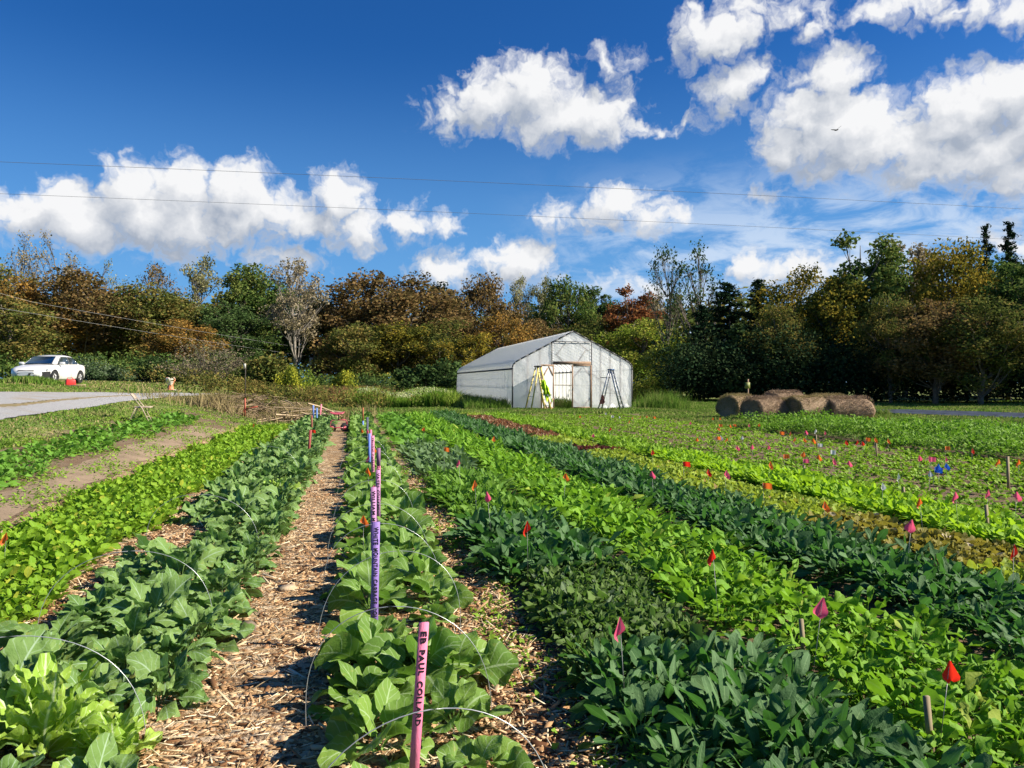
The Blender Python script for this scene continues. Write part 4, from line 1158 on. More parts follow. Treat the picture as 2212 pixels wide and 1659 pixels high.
# end walls, the front one with the doorway left open
D0, D1, HD, HT = 2.42, 4.72, 2.62, 3.93
def endwall(y, door):
    b = MB()
    xs_ = np.concatenate([np.linspace(0, D0, 14), np.linspace(D0, D1, 12)[1:], np.linspace(D1, GW, 14)[1:]])
    zt = np.interp(xs_, PF[:, 0] + np.arange(len(PF)) * 1e-6, PF[:, 1])
    zt[0] = 2.5; zt[-1] = 2.5
    rgg = np.random.default_rng(9)
    for i in range(len(xs_) - 1):
        mid = (xs_[i] + xs_[i + 1]) / 2
        z0 = 0.02
        if door and D0 < mid < D1: z0 = HT
        n = 9
        A = np.zeros((2, n, 3))
        for k in (0, 1):
            A[k, :, 0] = xs_[i + k]; A[k, :, 2] = np.linspace(z0, zt[i + k], n); A[k, :, 1] = y + 0.02 * np.sin(xs_[i + k] * 7 + A[k, :, 2] * 5) * (1 if 0 < i + k < len(xs_) - 1 else 0)
        b.grid(A)
    return b
endwall(0.0, True).build('front_wall', FILM, GH, smooth=True)
endwall(GL, False).build('rear_wall', FILM, GH, smooth=True)
# black wiggle-wire channel round the front
b = MB()
pts = [(0.0, -0.03, 0.0)] + [(x, -0.03, z - 0.03) for x, z in PF] + [(GW, -0.03, 0.0)]
for a_, c_ in zip(pts[:-1], pts[1:]): b.beam(a_, c_, 0.07, 0.05, up=(0, 1, 0))
for xd in (D0 - 0.06, D1 + 0.06): b.beam((xd, -0.035, 0), (xd, -0.035, HT + 0.04), 0.05, 0.04, up=(0, 1, 0))
b.beam((D0 - 0.06, -0.038, HT + 0.03), (D1 + 0.06, -0.038, HT + 0.03), 0.04, 0.05, up=(0, 1, 0))
b.build('channel', TRIM, GH)
b = MB()
for x in (0.9, 1.65, 5.35, 5.95, 6.6):
    zt = np.interp(x, PF[:, 0], PF[:, 1]) - 0.04
    b.beam((x, 0.07, 0), (x, 0.07, zt), 0.09, 0.04, up=(0, 1, 0))
b.beam((4.85, 0.12, 2.1), (6.9, 0.12, 0.5), 0.09, 0.04, up=(0, 1, 0)); b.beam((2.3, 0.12, 2.1), (0.5, 0.12, 0.6), 0.09, 0.04, up=(0, 1, 0))
b.build('stud', WOODG, GH)
# transom panel over the doors
tr_ = empty('transom_panel', (D0, -0.02, 0)); tr_.parent = GH
DW = D1 - D0
b = MB(); g1 = np.zeros((14, 8, 3)); g1[..., 0] = np.linspace(0.03, DW - 0.03, 14)[:, None]; g1[..., 2] = np.linspace(HD + 0.18, HT - 0.03, 8)[None]; g1[..., 1] = 0.012 * np.sin(g1[..., 0] * 9 + g1[..., 2] * 4)
b.grid(g1); b.build('transom_film', FILM, tr_, smooth=True)
b = MB()
b.beam((0, -0.03, HD + 0.09), (DW, -0.03, HD + 0.09), 0.19, 0.05, up=(0, 1, 0))
b.build('lintel', WOODG, tr_)
b = MB(); z0, z1 = HD + 0.2, HT - 0.06
for (xa, za, xb, zb) in ((0.03, z1, DW - 0.03, z1), (0.2, z0 + .35, 0.75, z1), (0.15, z0 + 0.42, 0.6, z0), (DW - 0.75, z1, DW - 0.1, z1 - .45), (DW - 0.75, z0 + .02, DW - .3, z1 - .4)):
    b.beam((xa, 0.035, za), (xb, 0.035, zb), 0.07, 0.035, up=(0, 1, 0))
b.build('transom_brace', WOODG, tr_)
def door(xh, ang, sgn):
    e = empty('door', (xh, -0.06, 0.04), ang); e.parent = GH
    w = DW / 2 - 0.02; h = HD - 0.06
    b = MB(); g1 = np.zeros((8, 12, 3)); g1[..., 0] = np.linspace(0.04, w - 0.04, 8)[:, None] * sgn; g1[..., 2] = np.linspace(0.04, h - 0.04, 12)[None]; g1[..., 1] = 0.01 * np.sin(g1[..., 0] * 9 + g1[..., 2] * 4)
    b.grid(g1); b.build('door_film', FILM, e, smooth=True)
    b = MB()
    for xa in (0.0, w): b.beam((xa * sgn, 0, 0), (xa * sgn, 0, h), 0.085, 0.05, up=(0, 1, 0))
    for z in (0.05, h - 0.03): b.beam((0.05 * sgn, 0.001, z), ((w - 0.05) * sgn, 0.001, z), 0.085, 0.045, up=(0, 1, 0))
    for (xa, za, xb, zb) in ((0.05, h - 0.62, 0.5, h - 0.08), (w - 0.05, h - 0.75, w - 0.55, h - 0.2), (0.05, 0.6, 0.5, 0.06), (w - 0.05, 0.55, w - 0.5, 0.06)):
        b.beam((xa * sgn, 0.03, za), (xb * sgn, 0.03, zb), 0.07, 0.035, up=(0, 1, 0))
    b.build('door_frame', WOODG, e)
    b = MB(); th = np.linspace(0, 6.28, 12); b.tube([((w - 0.05) * sgn + 0.03 * math.cos(t), -0.05, 1.15 + 0.08 * math.sin(t)) for t in th], 0.008, 5); b.build('handle', STEEL, e)
    return e
door(D1, 0.0, -1)
door(D0 + 0.02, math.radians(180 + 38), 1)
# hoops, purlins inside
HO = []
for i in range(NB + 1):
    yy = 0.15 + i * (GL - 0.3) / NB
    b = MB()
    pts = [(0.06, yy, 0)] + [(min(max(x, 0.06), GW - 0.06), yy, z - 0.06) for x, z in PF] + [(GW - 0.06, yy, 0)]
    b.tube(pts, 0.024, 5, caps=False); b.build('hoop', STEEL, GH)
b = MB(); b.tube([(GW / 2, 0, HP - 0.12), (GW / 2, GL, HP - 0.12)], 0.025, 5); b.build('ridge_pole', STEEL, GH)
b = MB()
for xs_ in (0.10, GW - 0.10): b.beam((xs_, 0.2, 1.35), (xs_, GL - 0.2, 1.35), 0.03, 0.05)
b.build('inner_rail', WOODG, GH)
# crumpled spare film on the ground at the right corner
rg = np.random.default_rng(33)
a = np.linspace(0, 1, 46); c = np.linspace(0, 1, 16)
A, C_ = np.meshgrid(a, c, indexing='ij')
hgt = (np.abs(np.sin(A * 9 + 1) + 0.6 * np.sin(A * 23 + C_ * 6)) * 0.17 + 0.06 + 0.05 * rg.random(A.shape)) * np.sin(np.pi * C_) * np.sin(np.pi * A) ** 0.4
b = MB(); b.grid(np.stack([14.0 + A * 2.3, 43.2 - 0.65 * C_ + 0.05 * np.sin(A * 17), hgt + 0.03], -1))
tag(b.build('plastic_heap', film('loose_film', 0.03), smooth=False), 'crumpled white plastic film on the ground at the right of the greenhouse front', 'plastic film')

# ------------------------------------------------------------------ step ladders
YEL = pm('yellow_fibreglass', (0.62, 0.50, 0.13), (0.50, 0.40, 0.12), 3, 0.5)
ALU = pm('dull_aluminium', (0.52, 0.54, 0.56), (0.36, 0.38, 0.40), 5, 0.4, metal=0.5)
BLUE = pm('blue_plastic_cap', (0.03, 0.09, 0.22), None, 5, 0.4)
BLK = pm('black_plastic_part', (0.02, 0.02, 0.022), None, 5, 0.5)
def ladder(name, x, y, rz, h, sp, m1, mcap, label, nr=7, wb=0.62, wt=0.36, tray=False):
    e = empty(name, (x, y, 0.0), rz, label, 'step ladder')
    fx, bx = sp * 0.5, -sp * 0.5
    for s in (-1, 1):
        b = MB(); b.beam((fx, s * wb / 2, 0), (0.06, s * wt / 2, h), 0.10, 0.04, up=(0, 1, 0)); b.build('front_rail', m1, e)
        b = MB(); b.beam((bx, s * wb * 0.48, 0), (-0.06, s * wt * 0.46, h - 0.03), 0.07, 0.035, up=(0, 1, 0)); b.build('rear_rail', m1, e)
    for i in range(nr):
        t = (i + 1) / (nr + 1.0)
        b = MB(); xx = fx + (0.06 - fx) * t; ww = wb + (wt - wb) * t
        b.box((xx, 0, h * t), (0.045, ww / 2, 0.012)); b.build('step', ALU, e)
    for t in (0.33, 0.66):
        b = MB(); xx = bx + (-0.06 - bx) * t; ww = (wb + (wt - wb) * t) * 0.94
        b.box((xx, 0, h * t), (0.02, ww / 2, 0.015)); b.build('rear_brace', ALU, e)
    b = MB(); b.box((0, 0, h + 0.02), (0.13, wt / 2 + 0.05, 0.035)); b.build('top_cap', mcap, e)
    b = MB()
    for s in (-1, 1):
        t = 0.42
        b.beam((fx + (0.06 - fx) * t, s * (wb + (wt - wb) * t) / 2 * 0.98, h * t), (bx - (bx + 0.06) * t, s * (wb + (wt - wb) * t) * 0.46, h * t + 0.02), 0.03, 0.008)
    b.build('spreader', ALU, e)
    if tray:
        b = MB(); b.box((-0.34, 0, h * 0.81), (0.22, wt / 2 + 0.02, 0.02)); b.build('paint_tray', BLK, e)
    return e
yx, yy_ = XY(538, 42.3)
ladder('step_ladder', yx, yy_, math.radians(14), 2.44, 1.25, YEL, BLK, 'tall yellow step ladder standing open at the left of the greenhouse doors', wb=0.75)
ax_, ay_ = XY(611, 43.6)
ladder('step_ladder', ax_, ay_, math.radians(-38), 2.28, 1.35, ALU, BLUE, 'aluminium step ladder with blue top at the right of the greenhouse doors', tray=True)
# hi-vis jacket over the ladder's right rails
HV = pm('hi_vis_cloth', (0.62, 0.85, 0.03), (0.50, 0.72, 0.03), 5, 0.8, 0.5, 12, transl=0.25)
def cloth(name, c, w, h, rz, mat, label, cat, seed, lean=0.25):
    rg = np.random.default_rng(seed)
    A, C_ = np.meshgrid(np.linspace(-1, 1, 22), np.linspace(0, 1, 26), indexing='ij')
    wd = w * (0.35 + 0.42 * np.sin(np.clip(C_ * 2.6, 0, 1.6)) * (0.8 + 0.25 * np.sin(C_ * 11 + seed) + .2 * np.sin(C_ * 23)) )
    X = A * wd * 0.5 + lean * C_ * h; Y = 0.10 * np.sin(A * 9 + C_ * 5 + seed) * (0.4 + C_) + .04 * np.sin(C_ * 19 + A * 4) - 0.16 * (1 - A ** 2) ; Z = -C_ * h * (1 + 0.22 * np.sin(A * 5 + seed)) 
    b = MB(); b.grid(np.stack([X, Y, Z], -1))
    o = b.build(name, mat, smooth=True); o.location = c; o.rotation_euler = (0, 0, rz)
    md = o.modifiers.new('t', 'SOLIDIFY'); md.thickness = 0.012
    return tag(o, label, cat)
jk = W(543, 380, 41.9)
jack = cloth('jacket', jk, 0.62, 1.0, math.radians(-12), HV, 'fluorescent yellow work jacket hung on the yellow step ladder', 'jacket', 3, lean=0.28)
GRY = pm('grey_reflective_tape', (0.42, 0.42, 0.38), None, 5, 0.4)
b = MB(); A, C_ = np.meshgrid(np.linspace(-1, 1, 16), np.linspace(0, 1, 3), indexing='ij')
b.grid(np.stack([A * 0.24 + 0.24, -0.17 * (1 - A ** 2) - 0.05 + 0.05 * np.sin(A * 7 + 5), -0.78 - C_ * 0.07], -1)); b.build('reflective_band', GRY, jack)
rc = W(601.5, 395, 43.3)
cloth('rag', rc, 0.16, 0.42, 0.3, pm('faded_red_cloth', (0.40, 0.12, 0.10), (0.30, 0.09, 0.08), 6, 0.9), 'faded red rag hanging low on the aluminium step ladder', 'rag', 6, lean=0.05)

# ------------------------------------------------------------------ hay bales
def haymat():
    m, t, out = nm('weathered_hay')
    tc = t.new('ShaderNodeTexCoord').outputs['Object']
    n = t.noise(t.vmath('MULTIPLY', tc, (3, 20, 20)), 1.6, 6, 0.75, 0.8); n2 = t.noise(tc, 2.5, 4)
    c = t.mix(t.mapr(n, 0.3, 0.7), (0.22, 0.145, 0.095), (0.54, 0.39, 0.26)); c = t.mix(t.mapr(n2, 0.5, 0.75, 0, 0.5), c, (0.40, 0.31, 0.20))
    b = t.new('ShaderNodeBsdfPrincipled'); t.link(c, b.inputs[0]); b.inputs['Roughness'].default_value = 1.0; b.inputs['Specular IOR Level'].default_value = 0.05
    bn = t.new('ShaderNodeBump'); bn.inputs['Distance'].default_value = 0.08; t.link(n, bn.inputs['Height']); t.link(bn.outputs[0], b.inputs['Normal'])
    t.link(b.outputs[0], out.inputs[0]); return m
HAY = haymat()
def bale(u, d, r, L, rz, seed, label):
    rg = np.random.default_rng(seed)
    x, y = XY(u, d)
    e = None
    nt, nl = 40, 18
    th = np.linspace(0, 2 * np.pi, nt, endpoint=False)
    ls = np.concatenate([[-L / 2] * 4, np.linspace(-L / 2, L / 2, nl), [L / 2] * 4])
    rs = np.concatenate([[0.01, 0.35, 0.65, 0.90], [0.97] + [1.0] * (nl - 2) + [0.97], [0.90, 0.65, 0.35, 0.01]]) * r
    dx = np.concatenate([[-0.02, -0.03, -0.02, 0.0], np.zeros(nl), [0, .02, .03, .02]])
    V = []
    f1 = rg.uniform(0, 6.28, 4)
    for i, (l, rr, q) in enumerate(zip(ls, rs, dx)):
        bump = 1 + 0.055 * np.sin(3 * th + f1[0] + l * 2) + 0.03 * np.sin(7 * th + f1[1] + 5 * l) + rg.normal(0, 0.012, nt)
        z = np.sin(th) * rr * bump; z *= 0.93; z = np.where(z < 0, z * 0.80, z * (1 - 0.05 * (seed % 3)) * (1 - 0.10 * (l / L + .5) * (seed > 6)))   # settled on its belly
        V.append(np.stack([np.full(nt, l + q), np.cos(th) * rr * bump * 1.05, z + r * 0.84], -1))
    b = MB(); V = np.array(V); V = np.concatenate([V, V[:, :1]], 1); b.grid(V)
    body = b.build('hay_bale', HAY, smooth=False)
    body.location = (x, y, -0.04); body.rotation_euler = (0, 0, rz)
    tag(body, label, 'hay bale', 'round hay bales')
    # loose stalks
    n = 5200; lx = rg.uniform(-L / 2, L / 2, n); tt = rg.uniform(-0.35, np.pi + 0.35, n)
    onend = rg.random(n) < 0.25
    lx = np.where(onend, -L / 2 - 0.02, lx); rr = np.where(onend, r * np.sqrt(rg.random(n)), r * rg.uniform(0.97, 1.05, n))
    P = np.stack([lx, np.cos(tt) * rr * 1.05, np.sin(tt) * rr + r * 0.84], -1)
    V2, Q2 = leafquads(P, 0.085, rg, aspect=0.05)
    mk('loose_straw', V2, Q2, TL['straw'] if seed % 2 else HAY, tint=np.repeat(rg.random(n), 4), parent=body)
BR = math.radians(-YAW)
bale(738, 33.6, 0.60, 1.4, BR + 0.62, 1, 'leftmost round hay bale, standing a little behind the others')
bale(764, 31.6, 0.57, 1.45, BR + 0.5, 2, 'second hay bale from the left in the front line')
bale(784, 34.0, 0.68, 1.4, BR + 0.4, 4, 'tallest round hay bale, showing over the second and third front ones')
bale(789, 32.0, 0.52, 1.0, BR - 0.4, 5, 'small sagging hay bale between the second and the long one')
bale(811, 31.6, 0.58, 1.8, BR + 0.3, 3, 'long hay bale with weeds before it, right of the middle')
bale(828, 34.0, 0.60, 1.4, BR + 0.3, 7, 'hay bale behind the gap between the two right front bales')
bale(847, 31.6, 0.57, 1.75, BR + 0.12, 8, 'rightmost round hay bale, sloping down on its right')
sx, sy = XY(748, 40)
e = empty('sign_post', (sx, sy, 0), BR, 'thin post with a small yellow-green notice behind the left hay bales', 'sign post')
b = MB(); b.beam((0, 0, 0), (0, 0, 1.75), 0.07, 0.05); b.build('post', WOODG, e)
b = MB(); b.box((-0.04, -0.04, 1.42), (0.13, 0.01, 0.16)); b.build('notice', pm('faded_yellow_notice', (0.20, 0.22, 0.05), None, 5, 0.6), e)

# ------------------------------------------------------------------ white car on the rise
def sedan():
    g = G(52, 384.0); 
    x, y = XY(50, 39.5); z = float(gz(x, y))
    ang = math.atan2(F.y, F.x) + math.pi + math.radians(6)     # nose towards the camera and to its left
    e = empty('parked_car', (x, y, z), ang, 'white four door sedan parked nose first on the grass above the gravel road', 'car')
    WH = pm('white_car_paint', (0.74, 0.73, 0.70), (0.68, 0.67, 0.64), 3, 0.3, coat=0.6, spec=0.5)
    GLS = pm('dark_car_glass', (0.035, 0.055, 0.07), (0.02, 0.03, 0.04), 2, 0.06, spec=0.9)
    TYR = pm('tyre_rubber', (0.02, 0.02, 0.02), None, 9, 0.85)
    RIM = pm('wheel_metal', (0.45, 0.45, 0.46), None, 9, 0.35, metal=0.7)
    DK = pm('dark_opening', (0.012, 0.012, 0.013), None, 9, 0.6)
    st = [(-2.36, .60, .52, .86), (-2.30, .74, .30, .96), (-2.0, .84, .24, 1.02), (-1.5, .89, .22, 1.03), (-0.9, .905, .20, 1.00), (0.0, .905, .20, .98), (0.9, .90, .20, .97), (1.3, .885, .21, .94), (1.8, .86, .22, .86), (2.15, .78, .26, .76), (2.34, .60, .34, .66), (2.40, .40, .40, .58)]
    R_ = []
    for (xx, hw, zb, zt) in st:
        zm = zb + (zt - zb) * 0.5; zs = zt - 0.10
        ring = [(0, zb), (hw * .86, zb), (hw * .97, zb + .07), (hw, zm), (hw * .985, zs), (hw * .90, zt - .02), (hw * .70, zt + .012), (0, zt + .035)]
        full = [(xx, yv, zv) for yv, zv in ring] + [(xx, -yv, zv) for yv, zv in ring[::-1][1:-1]]
        R_.append(full + [full[0]])
    b = MB(); b.grid(np.array(R_)); n = len(R_[0]) - 1
    for k in (0, len(R_) - 1):
        c = np.mean(np.array(R_[k][:-1]), 0); i0 = b.n; b.add([c] + R_[k][:-1])
        tri = [[i0, i0 + 1 + (j + 1) % n, i0 + 1 + j] for j in range(n)]; b.t.append(np.array(tri))
    body = b.build('body', WH, e, smooth=True)
    # cabin
    base = [(-1.85, .62), (-1.7, .76), (-1.0, .80), (0.2, .80), (1.0, .76), (1.18, .62)]
    ribs = []
    for (xb, wb, xt, wt, zt) in ((-1.85, .66, -1.15, .54, 1.39), (-1.3, .79, -.95, .60, 1.44), (-.4, .81, -.35, .615, 1.465), (.4, .81, .05, .60, 1.45), (1.18, .70, .42, .54, 1.39)):
        ring = []
        for t in (0, .5, .88): ring.append((xb + (xt - xb) * t, wb + (wt - wb) * t, .99 + (zt - .99) * t))
        ring.append((xt, wt * .86, zt + .005)); ring.append((xt, 0, zt + .03))
        ribs.append(ring + [(p[0], -p[1], p[2]) for p in ring[::-1][1:]])
    b = MB(); b.grid(np.array(ribs))
    for k in (0, 4):
        i0 = b.n; b.add(ribs[k]); m_ = len(ribs[k])
        c = np.mean(np.array(ribs[k]), 0); b.add([c]); b.t.append(np.array([[i0 + m_, i0 + j, i0 + j + 1] for j in range(m_ - 1)]))
    b.build('cabin', WH, e, smooth=False)
    def pane(name, pts, off, par=e, mat=GLS):
        P = np.array(pts, float); nrm = np.cross(P[1] - P[0], P[2] - P[0]); nrm /= np.linalg.norm(nrm)
        c = P.mean(0); o_ = nrm * off if np.dot(nrm, c - np.array([0, 0, .8])) > 0 else -nrm * off
        bb = MB(); V = np.concatenate([P + o_, P - o_ * 0.2]); k = len(P)
        bb.add(V, [[j, (j + 1) % k, k + (j + 1) % k, k + j] for j in range(k)]); bb.t.append(np.array([[0, j, j + 1] for j in range(1, k - 1)]))
        return bb.build(name, mat, par)
    pane('windscreen', [(1.155, -.62, 1.00), (1.155, .62, 1.00), (.46, .50, 1.375), (.46, -.50, 1.375)], .03)
    pane('rear_window', [(-1.82, -.56, 1.02), (-1.82, .56, 1.02), (-1.19, .47, 1.37), (-1.19, -.47, 1.37)], .03)
    for s in (-1, 1):
        pane('side_window', [(.86, s * .775, 1.02), (-.22, s * .812, 1.02), (-.26, s * .66, 1.375), (.30, s * .635, 1.37)], .035)
        pane('side_window', [(-.30, s * .812, 1.02), (-1.30, s * .775, 1.03), (-1.02, s * .63, 1.36), (-.34, s * .66, 1.375)], .035)
        for xw in (1.42, -1.36):
            w = empty('wheel', (xw, s * .80, .325)); w.parent = e
            M = Matrix.Rotation(math.pi / 2, 4, 'X')
            b = MB(); b.lathe([(.20, -.10), (.30, -.11), (.325, -.07), (.325, .07), (.30, .11), (.20, .10)], 28, M); b.build('tyre', TYR, w, smooth=True)
            b = MB(); b.lathe([(.0, -.085 * s * -1), (.06, -.09 * s * -1), (.10, -.06 * s * -1), (.19, -.09 * s * -1), (.205, -.10 * s * -1)], 20, M)
            for a in range(5):
                t = a * 2 * math.pi / 5; b.beam((0.04 * math.cos(t), s * -0.095 * -1, .04 * math.sin(t)), (.2 * math.cos(t), s * -.1 * -1, .2 * math.sin(t)), .05, .02, up=(0, 1, 0))
            b.build('rim', RIM, w)
            b = MB(); th = np.linspace(-0.25, math.pi + 0.25, 22)
            b.grid(np.array([[(xw + .40 * math.cos(t), s * .908, .33 + .40 * math.sin(t)), (xw + .30 * math.cos(t), s * .912, .33 + .30 * math.sin(t))] for t in th])); b.build('wheel_arch', DK, e)
        b = MB(); b.box((.80, s * .97, 1.03), (.07, .11, .07)); o = b.build('wing_mirror', WH, e); bv = o.modifiers.new('b', 'BEVEL'); bv.width = .03; bv.segments = 2
        b = MB(); b.add([(2.20, s * .42, .60), (2.0, s * .83, .64), (1.93, s * .845, .76), (2.13, s * .46, .745), (2.30, s * .42, .615), (2.10, s * .82, .655), (1.97, s * .86, .765), (2.2, s * .46, .75)], [[4, 5, 6, 7], [0, 1, 5, 4], [1, 2, 6, 5], [2, 3, 7, 6], [3, 0, 4, 7]]); b.build('headlight', pm('headlight_glass', (.25, .27, .29), None, 5, .1, spec=.8), e)
        b = MB(); b.box((-2.30, s * .62, .84), (.03, .10, .06)); b.build('tail_light', pm('tail_light_red', (.35, .02, .02), None, 5, .2), e)
        for xd in (.05, -1.0):
            b = MB(); b.box((xd, s * .92, .84), (.09, .015, .015)); b.build('door_handle', WH, e)
        b = MB()
        for xd in (.95, -.28, -1.25): b.beam((xd, s * .913, .32), (xd, s * .905, .94), .012, .006)
        b.build('door_seam', DK, e)
    b = MB(); b.box((2.335, 0, .60), (.05, .36, .065)); b.build('grille', DK, e)
    b = MB(); b.box((2.33, 0, .36), (.06, .5, .05)); b.build('bumper_intake', DK, e)
    b = MB(); b.add([(2.42, .10, .34), (2.2, .80, .30), (1.9, .91, .30), (1.9, .92, .62), (2.22, .80, .60), (2.44, .15, .52)], [[0, 1, 4, 5], [1, 2, 3, 4]]); o = b.build('bumper_corner_patch', DK, e)  # flat dark patch laid over one front corner of the bumper
    tag(o, 'dark patch over the front bumper corner')
    b = MB(); b.box((-.35, 0, 1.50), (.35, .40, .006)); b.build('sunroof', GLS, e)
sedan()

# red fuel can beside the car
x, y = XY(70.5, 36.5); z = float(gz(x, y))
RED = pm('red_plastic', (0.55, 0.03, 0.025), (0.45, 0.025, 0.02), 4, 0.4)
e = empty('fuel_can', (x, y, z), 0.5, 'red plastic fuel can lying in the grass by the front of the white car', 'fuel can')
b = MB(); b.box((0, 0, .17), (.23, .13, .15), taper=.85); o = b.build('can_body', RED, e); bv = o.modifiers.new('b', 'BEVEL'); bv.width = .045; bv.segments = 3
b = MB(); b.tube([(-.15, 0, .31), (-.12, 0, .39), (.08, 0, .39), (.12, 0, .31)], .022, 6); b.build('handle', RED, e)
b = MB(); b.tube([(.17, 0, .30), (.27, 0, .37)], .03, 8); b.build('spout', BLK, e)
b = MB(); b.box((0.05, 0, 0), (0.55, 0.09, 0.02)); o = b.build('plank', pm('bare_board', (.42, .32, .2), None, 5, .8)); o.location = (x + .2, y - .35, float(gz(x + .2, y - .35)) + .04); o.rotation_euler = (0, -.05, -.25)
tag(o, 'short bare board lying in the grass in front of the red fuel can', 'board')

# orange and white drum at the bushes
x, y = XY(170.5, 44.0); z = float(gz(x, y))
e = empty('plastic_drum', (x, y, z - 0.04), 0.3, 'crumpled orange and white striped plastic drum standing by the bushes beyond the road', 'drum')
ORG = pm('faded_orange_plastic', (0.60, 0.17, 0.06), (0.62, 0.26, 0.15), 3, 0.5); WHP = pm('dirty_white_plastic', (0.62, 0.58, 0.48), (0.5, 0.46, 0.38), 3, 0.5)
def squash(prof_, n, a0, a1, mat, name):
    P = np.array(prof_); th = np.linspace(a0, a1, n)
    b = MB(); b.grid(np.stack([P[:, 0, None] * np.cos(th) * (1 + .12 * np.sin(3 * th)), P[:, 0, None] * np.sin(th) * .8, np.repeat(P[:, 1, None], n, 1) + .02 * np.sin(5 * th)], -1)); b.build(name, mat, e, smooth=True)
for k in range(8):
    squash([(.13, .32), (.19, .42), (.25, .56), (.27, .66), (.22, .74), (.12, .76)], 6, k * math.pi / 4, (k + 1) * math.pi / 4 + .0, WHP if k % 4 in (0, 1, 2) else ORG, 'stripe')
squash([(.22, 0), (.19, .05), (.15, .2), (.13, .32)], 24, 0, 2 * math.pi, ORG, 'foot')
b = MB(); b.box((.18, -.1, .04), (.16, .12, .03)); b.build('base_flap', WHP, e)

# ------------------------------------------------------------------ folding chair
TAN = pm('tan_painted_steel', (0.44, 0.35, 0.26), (0.34, 0.26, 0.19), 5, 0.45)
_x, _y = XY(140, 20.3); p = Vector((_x, _y, float(gz(_x, _y))))
def chair():
    # the picture gives the size: 0.80 m tall
    e = empty('folding_chair', (p.x, p.y, p.z), BR + 0.28, 'tan metal folding chair standing alone in the grass at the left', 'folding chair')
    w = .21
    for s in (-1, 1):
        b = MB(); b.tube([(.27, s * w, 0), (.09, s * w * .98, .40), (-.20, s * w * .92, .80)], .013, 6); b.build('front_leg', TAN, e)
        b = MB(); b.tube([(-.27, s * (w - .025), 0), (-.14, s * (w - .025), .28), (-.06, s * (w - .03), .44)], .012, 6); b.build('rear_leg', TAN, e)
    A, C_ = np.meshgrid(np.linspace(0, 1, 6), np.linspace(-1, 1, 9), indexing='ij')
    b = MB(); b.grid(np.stack([-.105 - .095 * A - .025 * (1 - C_ ** 2), C_ * w * .93, .665 + .135 * A], -1)); o = b.build('backrest', TAN, e, smooth=True); o.modifiers.new('s', 'SOLIDIFY').thickness = .012
    b = MB(); b.box((.08, 0, .435), (.20, .195, .020)); o = b.build('seat', TAN, e); bv = o.modifiers.new('b', 'BEVEL'); bv.width = .012; bv.segments = 2
    b = MB(); b.tube([(.19, -w, .18), (.19, w, .18)], .010, 5); b.tube([(-.20, -w, .16), (-.20, w, .16)], .010, 5); b.build('cross_bar', TAN, e)
chair()

# ------------------------------------------------------------------ rolling tractor-seat stool
PINK = pm('faded_red_paint', (0.50, 0.10, 0.12), (0.36, 0.05, 0.07), 6, 0.4, coat=0.2)
x, y = XY(337, 24.6)
e = empty('rolling_garden_seat', (x, y, 0.0), BR + 0.25, 'red rolling garden seat with small tyres parked in the mulch path', 'garden seat')
A, C_ = np.meshgrid(np.linspace(-1, 1, 15), np.linspace(-1, 1, 13), indexing='ij')
rr = np.sqrt(A ** 2 + C_ ** 2); msk = 1.0 / np.maximum(1, rr)
X_, Y_ = A * msk * .24, C_ * msk * .20
b = MB(); b.grid(np.stack([X_, Y_, .60 + .03 * (A * msk) ** 2 - .05 * (np.abs(C_ * msk) > .6) * (C_ * msk) ** 2 + .015 * np.cos(Y_ * 30), ], -1)); o = b.build('seat', PINK, e, smooth=True); o.modifiers.new('s', 'SOLIDIFY').thickness = .012
b = MB(); b.tube([(0.05, 0, .38), (0.05, 0, .585)], .018, 8); b.build('seat_post', BLK, e)
b = MB()
for s in (-1, 1):
    b.tube([(-.20 , s * .13 - .08, .14), (-.20, s * .13 - .08, .34), (-.15, s * .13 - .08, .39), (.26, s * .13 - .08, .39), (.30, s * .13 - .08, .34), (.30, s * .13 - .08, .15)], .017, 6)
b.tube([(-.2, -.24, .15), (-.2, .08, .15)], .017, 6); b.tube([(-.2, -.24, .30), (-.2, .08, .30)], .017, 6)
b.build('frame', PINK, e)
b = MB(); b.box((0.02, -.12, .15), (.24, .17, .012)); b.box((-.215, -.12, .22), (.01, .17, .07)); b.build('tray', PINK, e)
TYR = pm('small_tyre_rubber', (0.025, 0.025, 0.025), None, 9, 0.85)
for (wx, wy) in ((.24, -.24), (.24, .22), (-.16, -.22), (-.16, .24)):
    w = empty('wheel', (wx, wy, .135)); w.parent = e
    M = Matrix.Rotation(math.pi / 2, 4, 'X')
    b = MB(); b.lathe([(.07, -.03), (.11, -.045), (.133, -.025), (.133, .025), (.11, .045), (.07, .03)], 20, M); b.build('tyre', TYR, w, smooth=True)
    b = MB(); b.lathe([(0, -.03), (.07, -.032), (.075, 0), (.07, .032), (0, .03)], 14, M); b.build('rim', PINK, w)

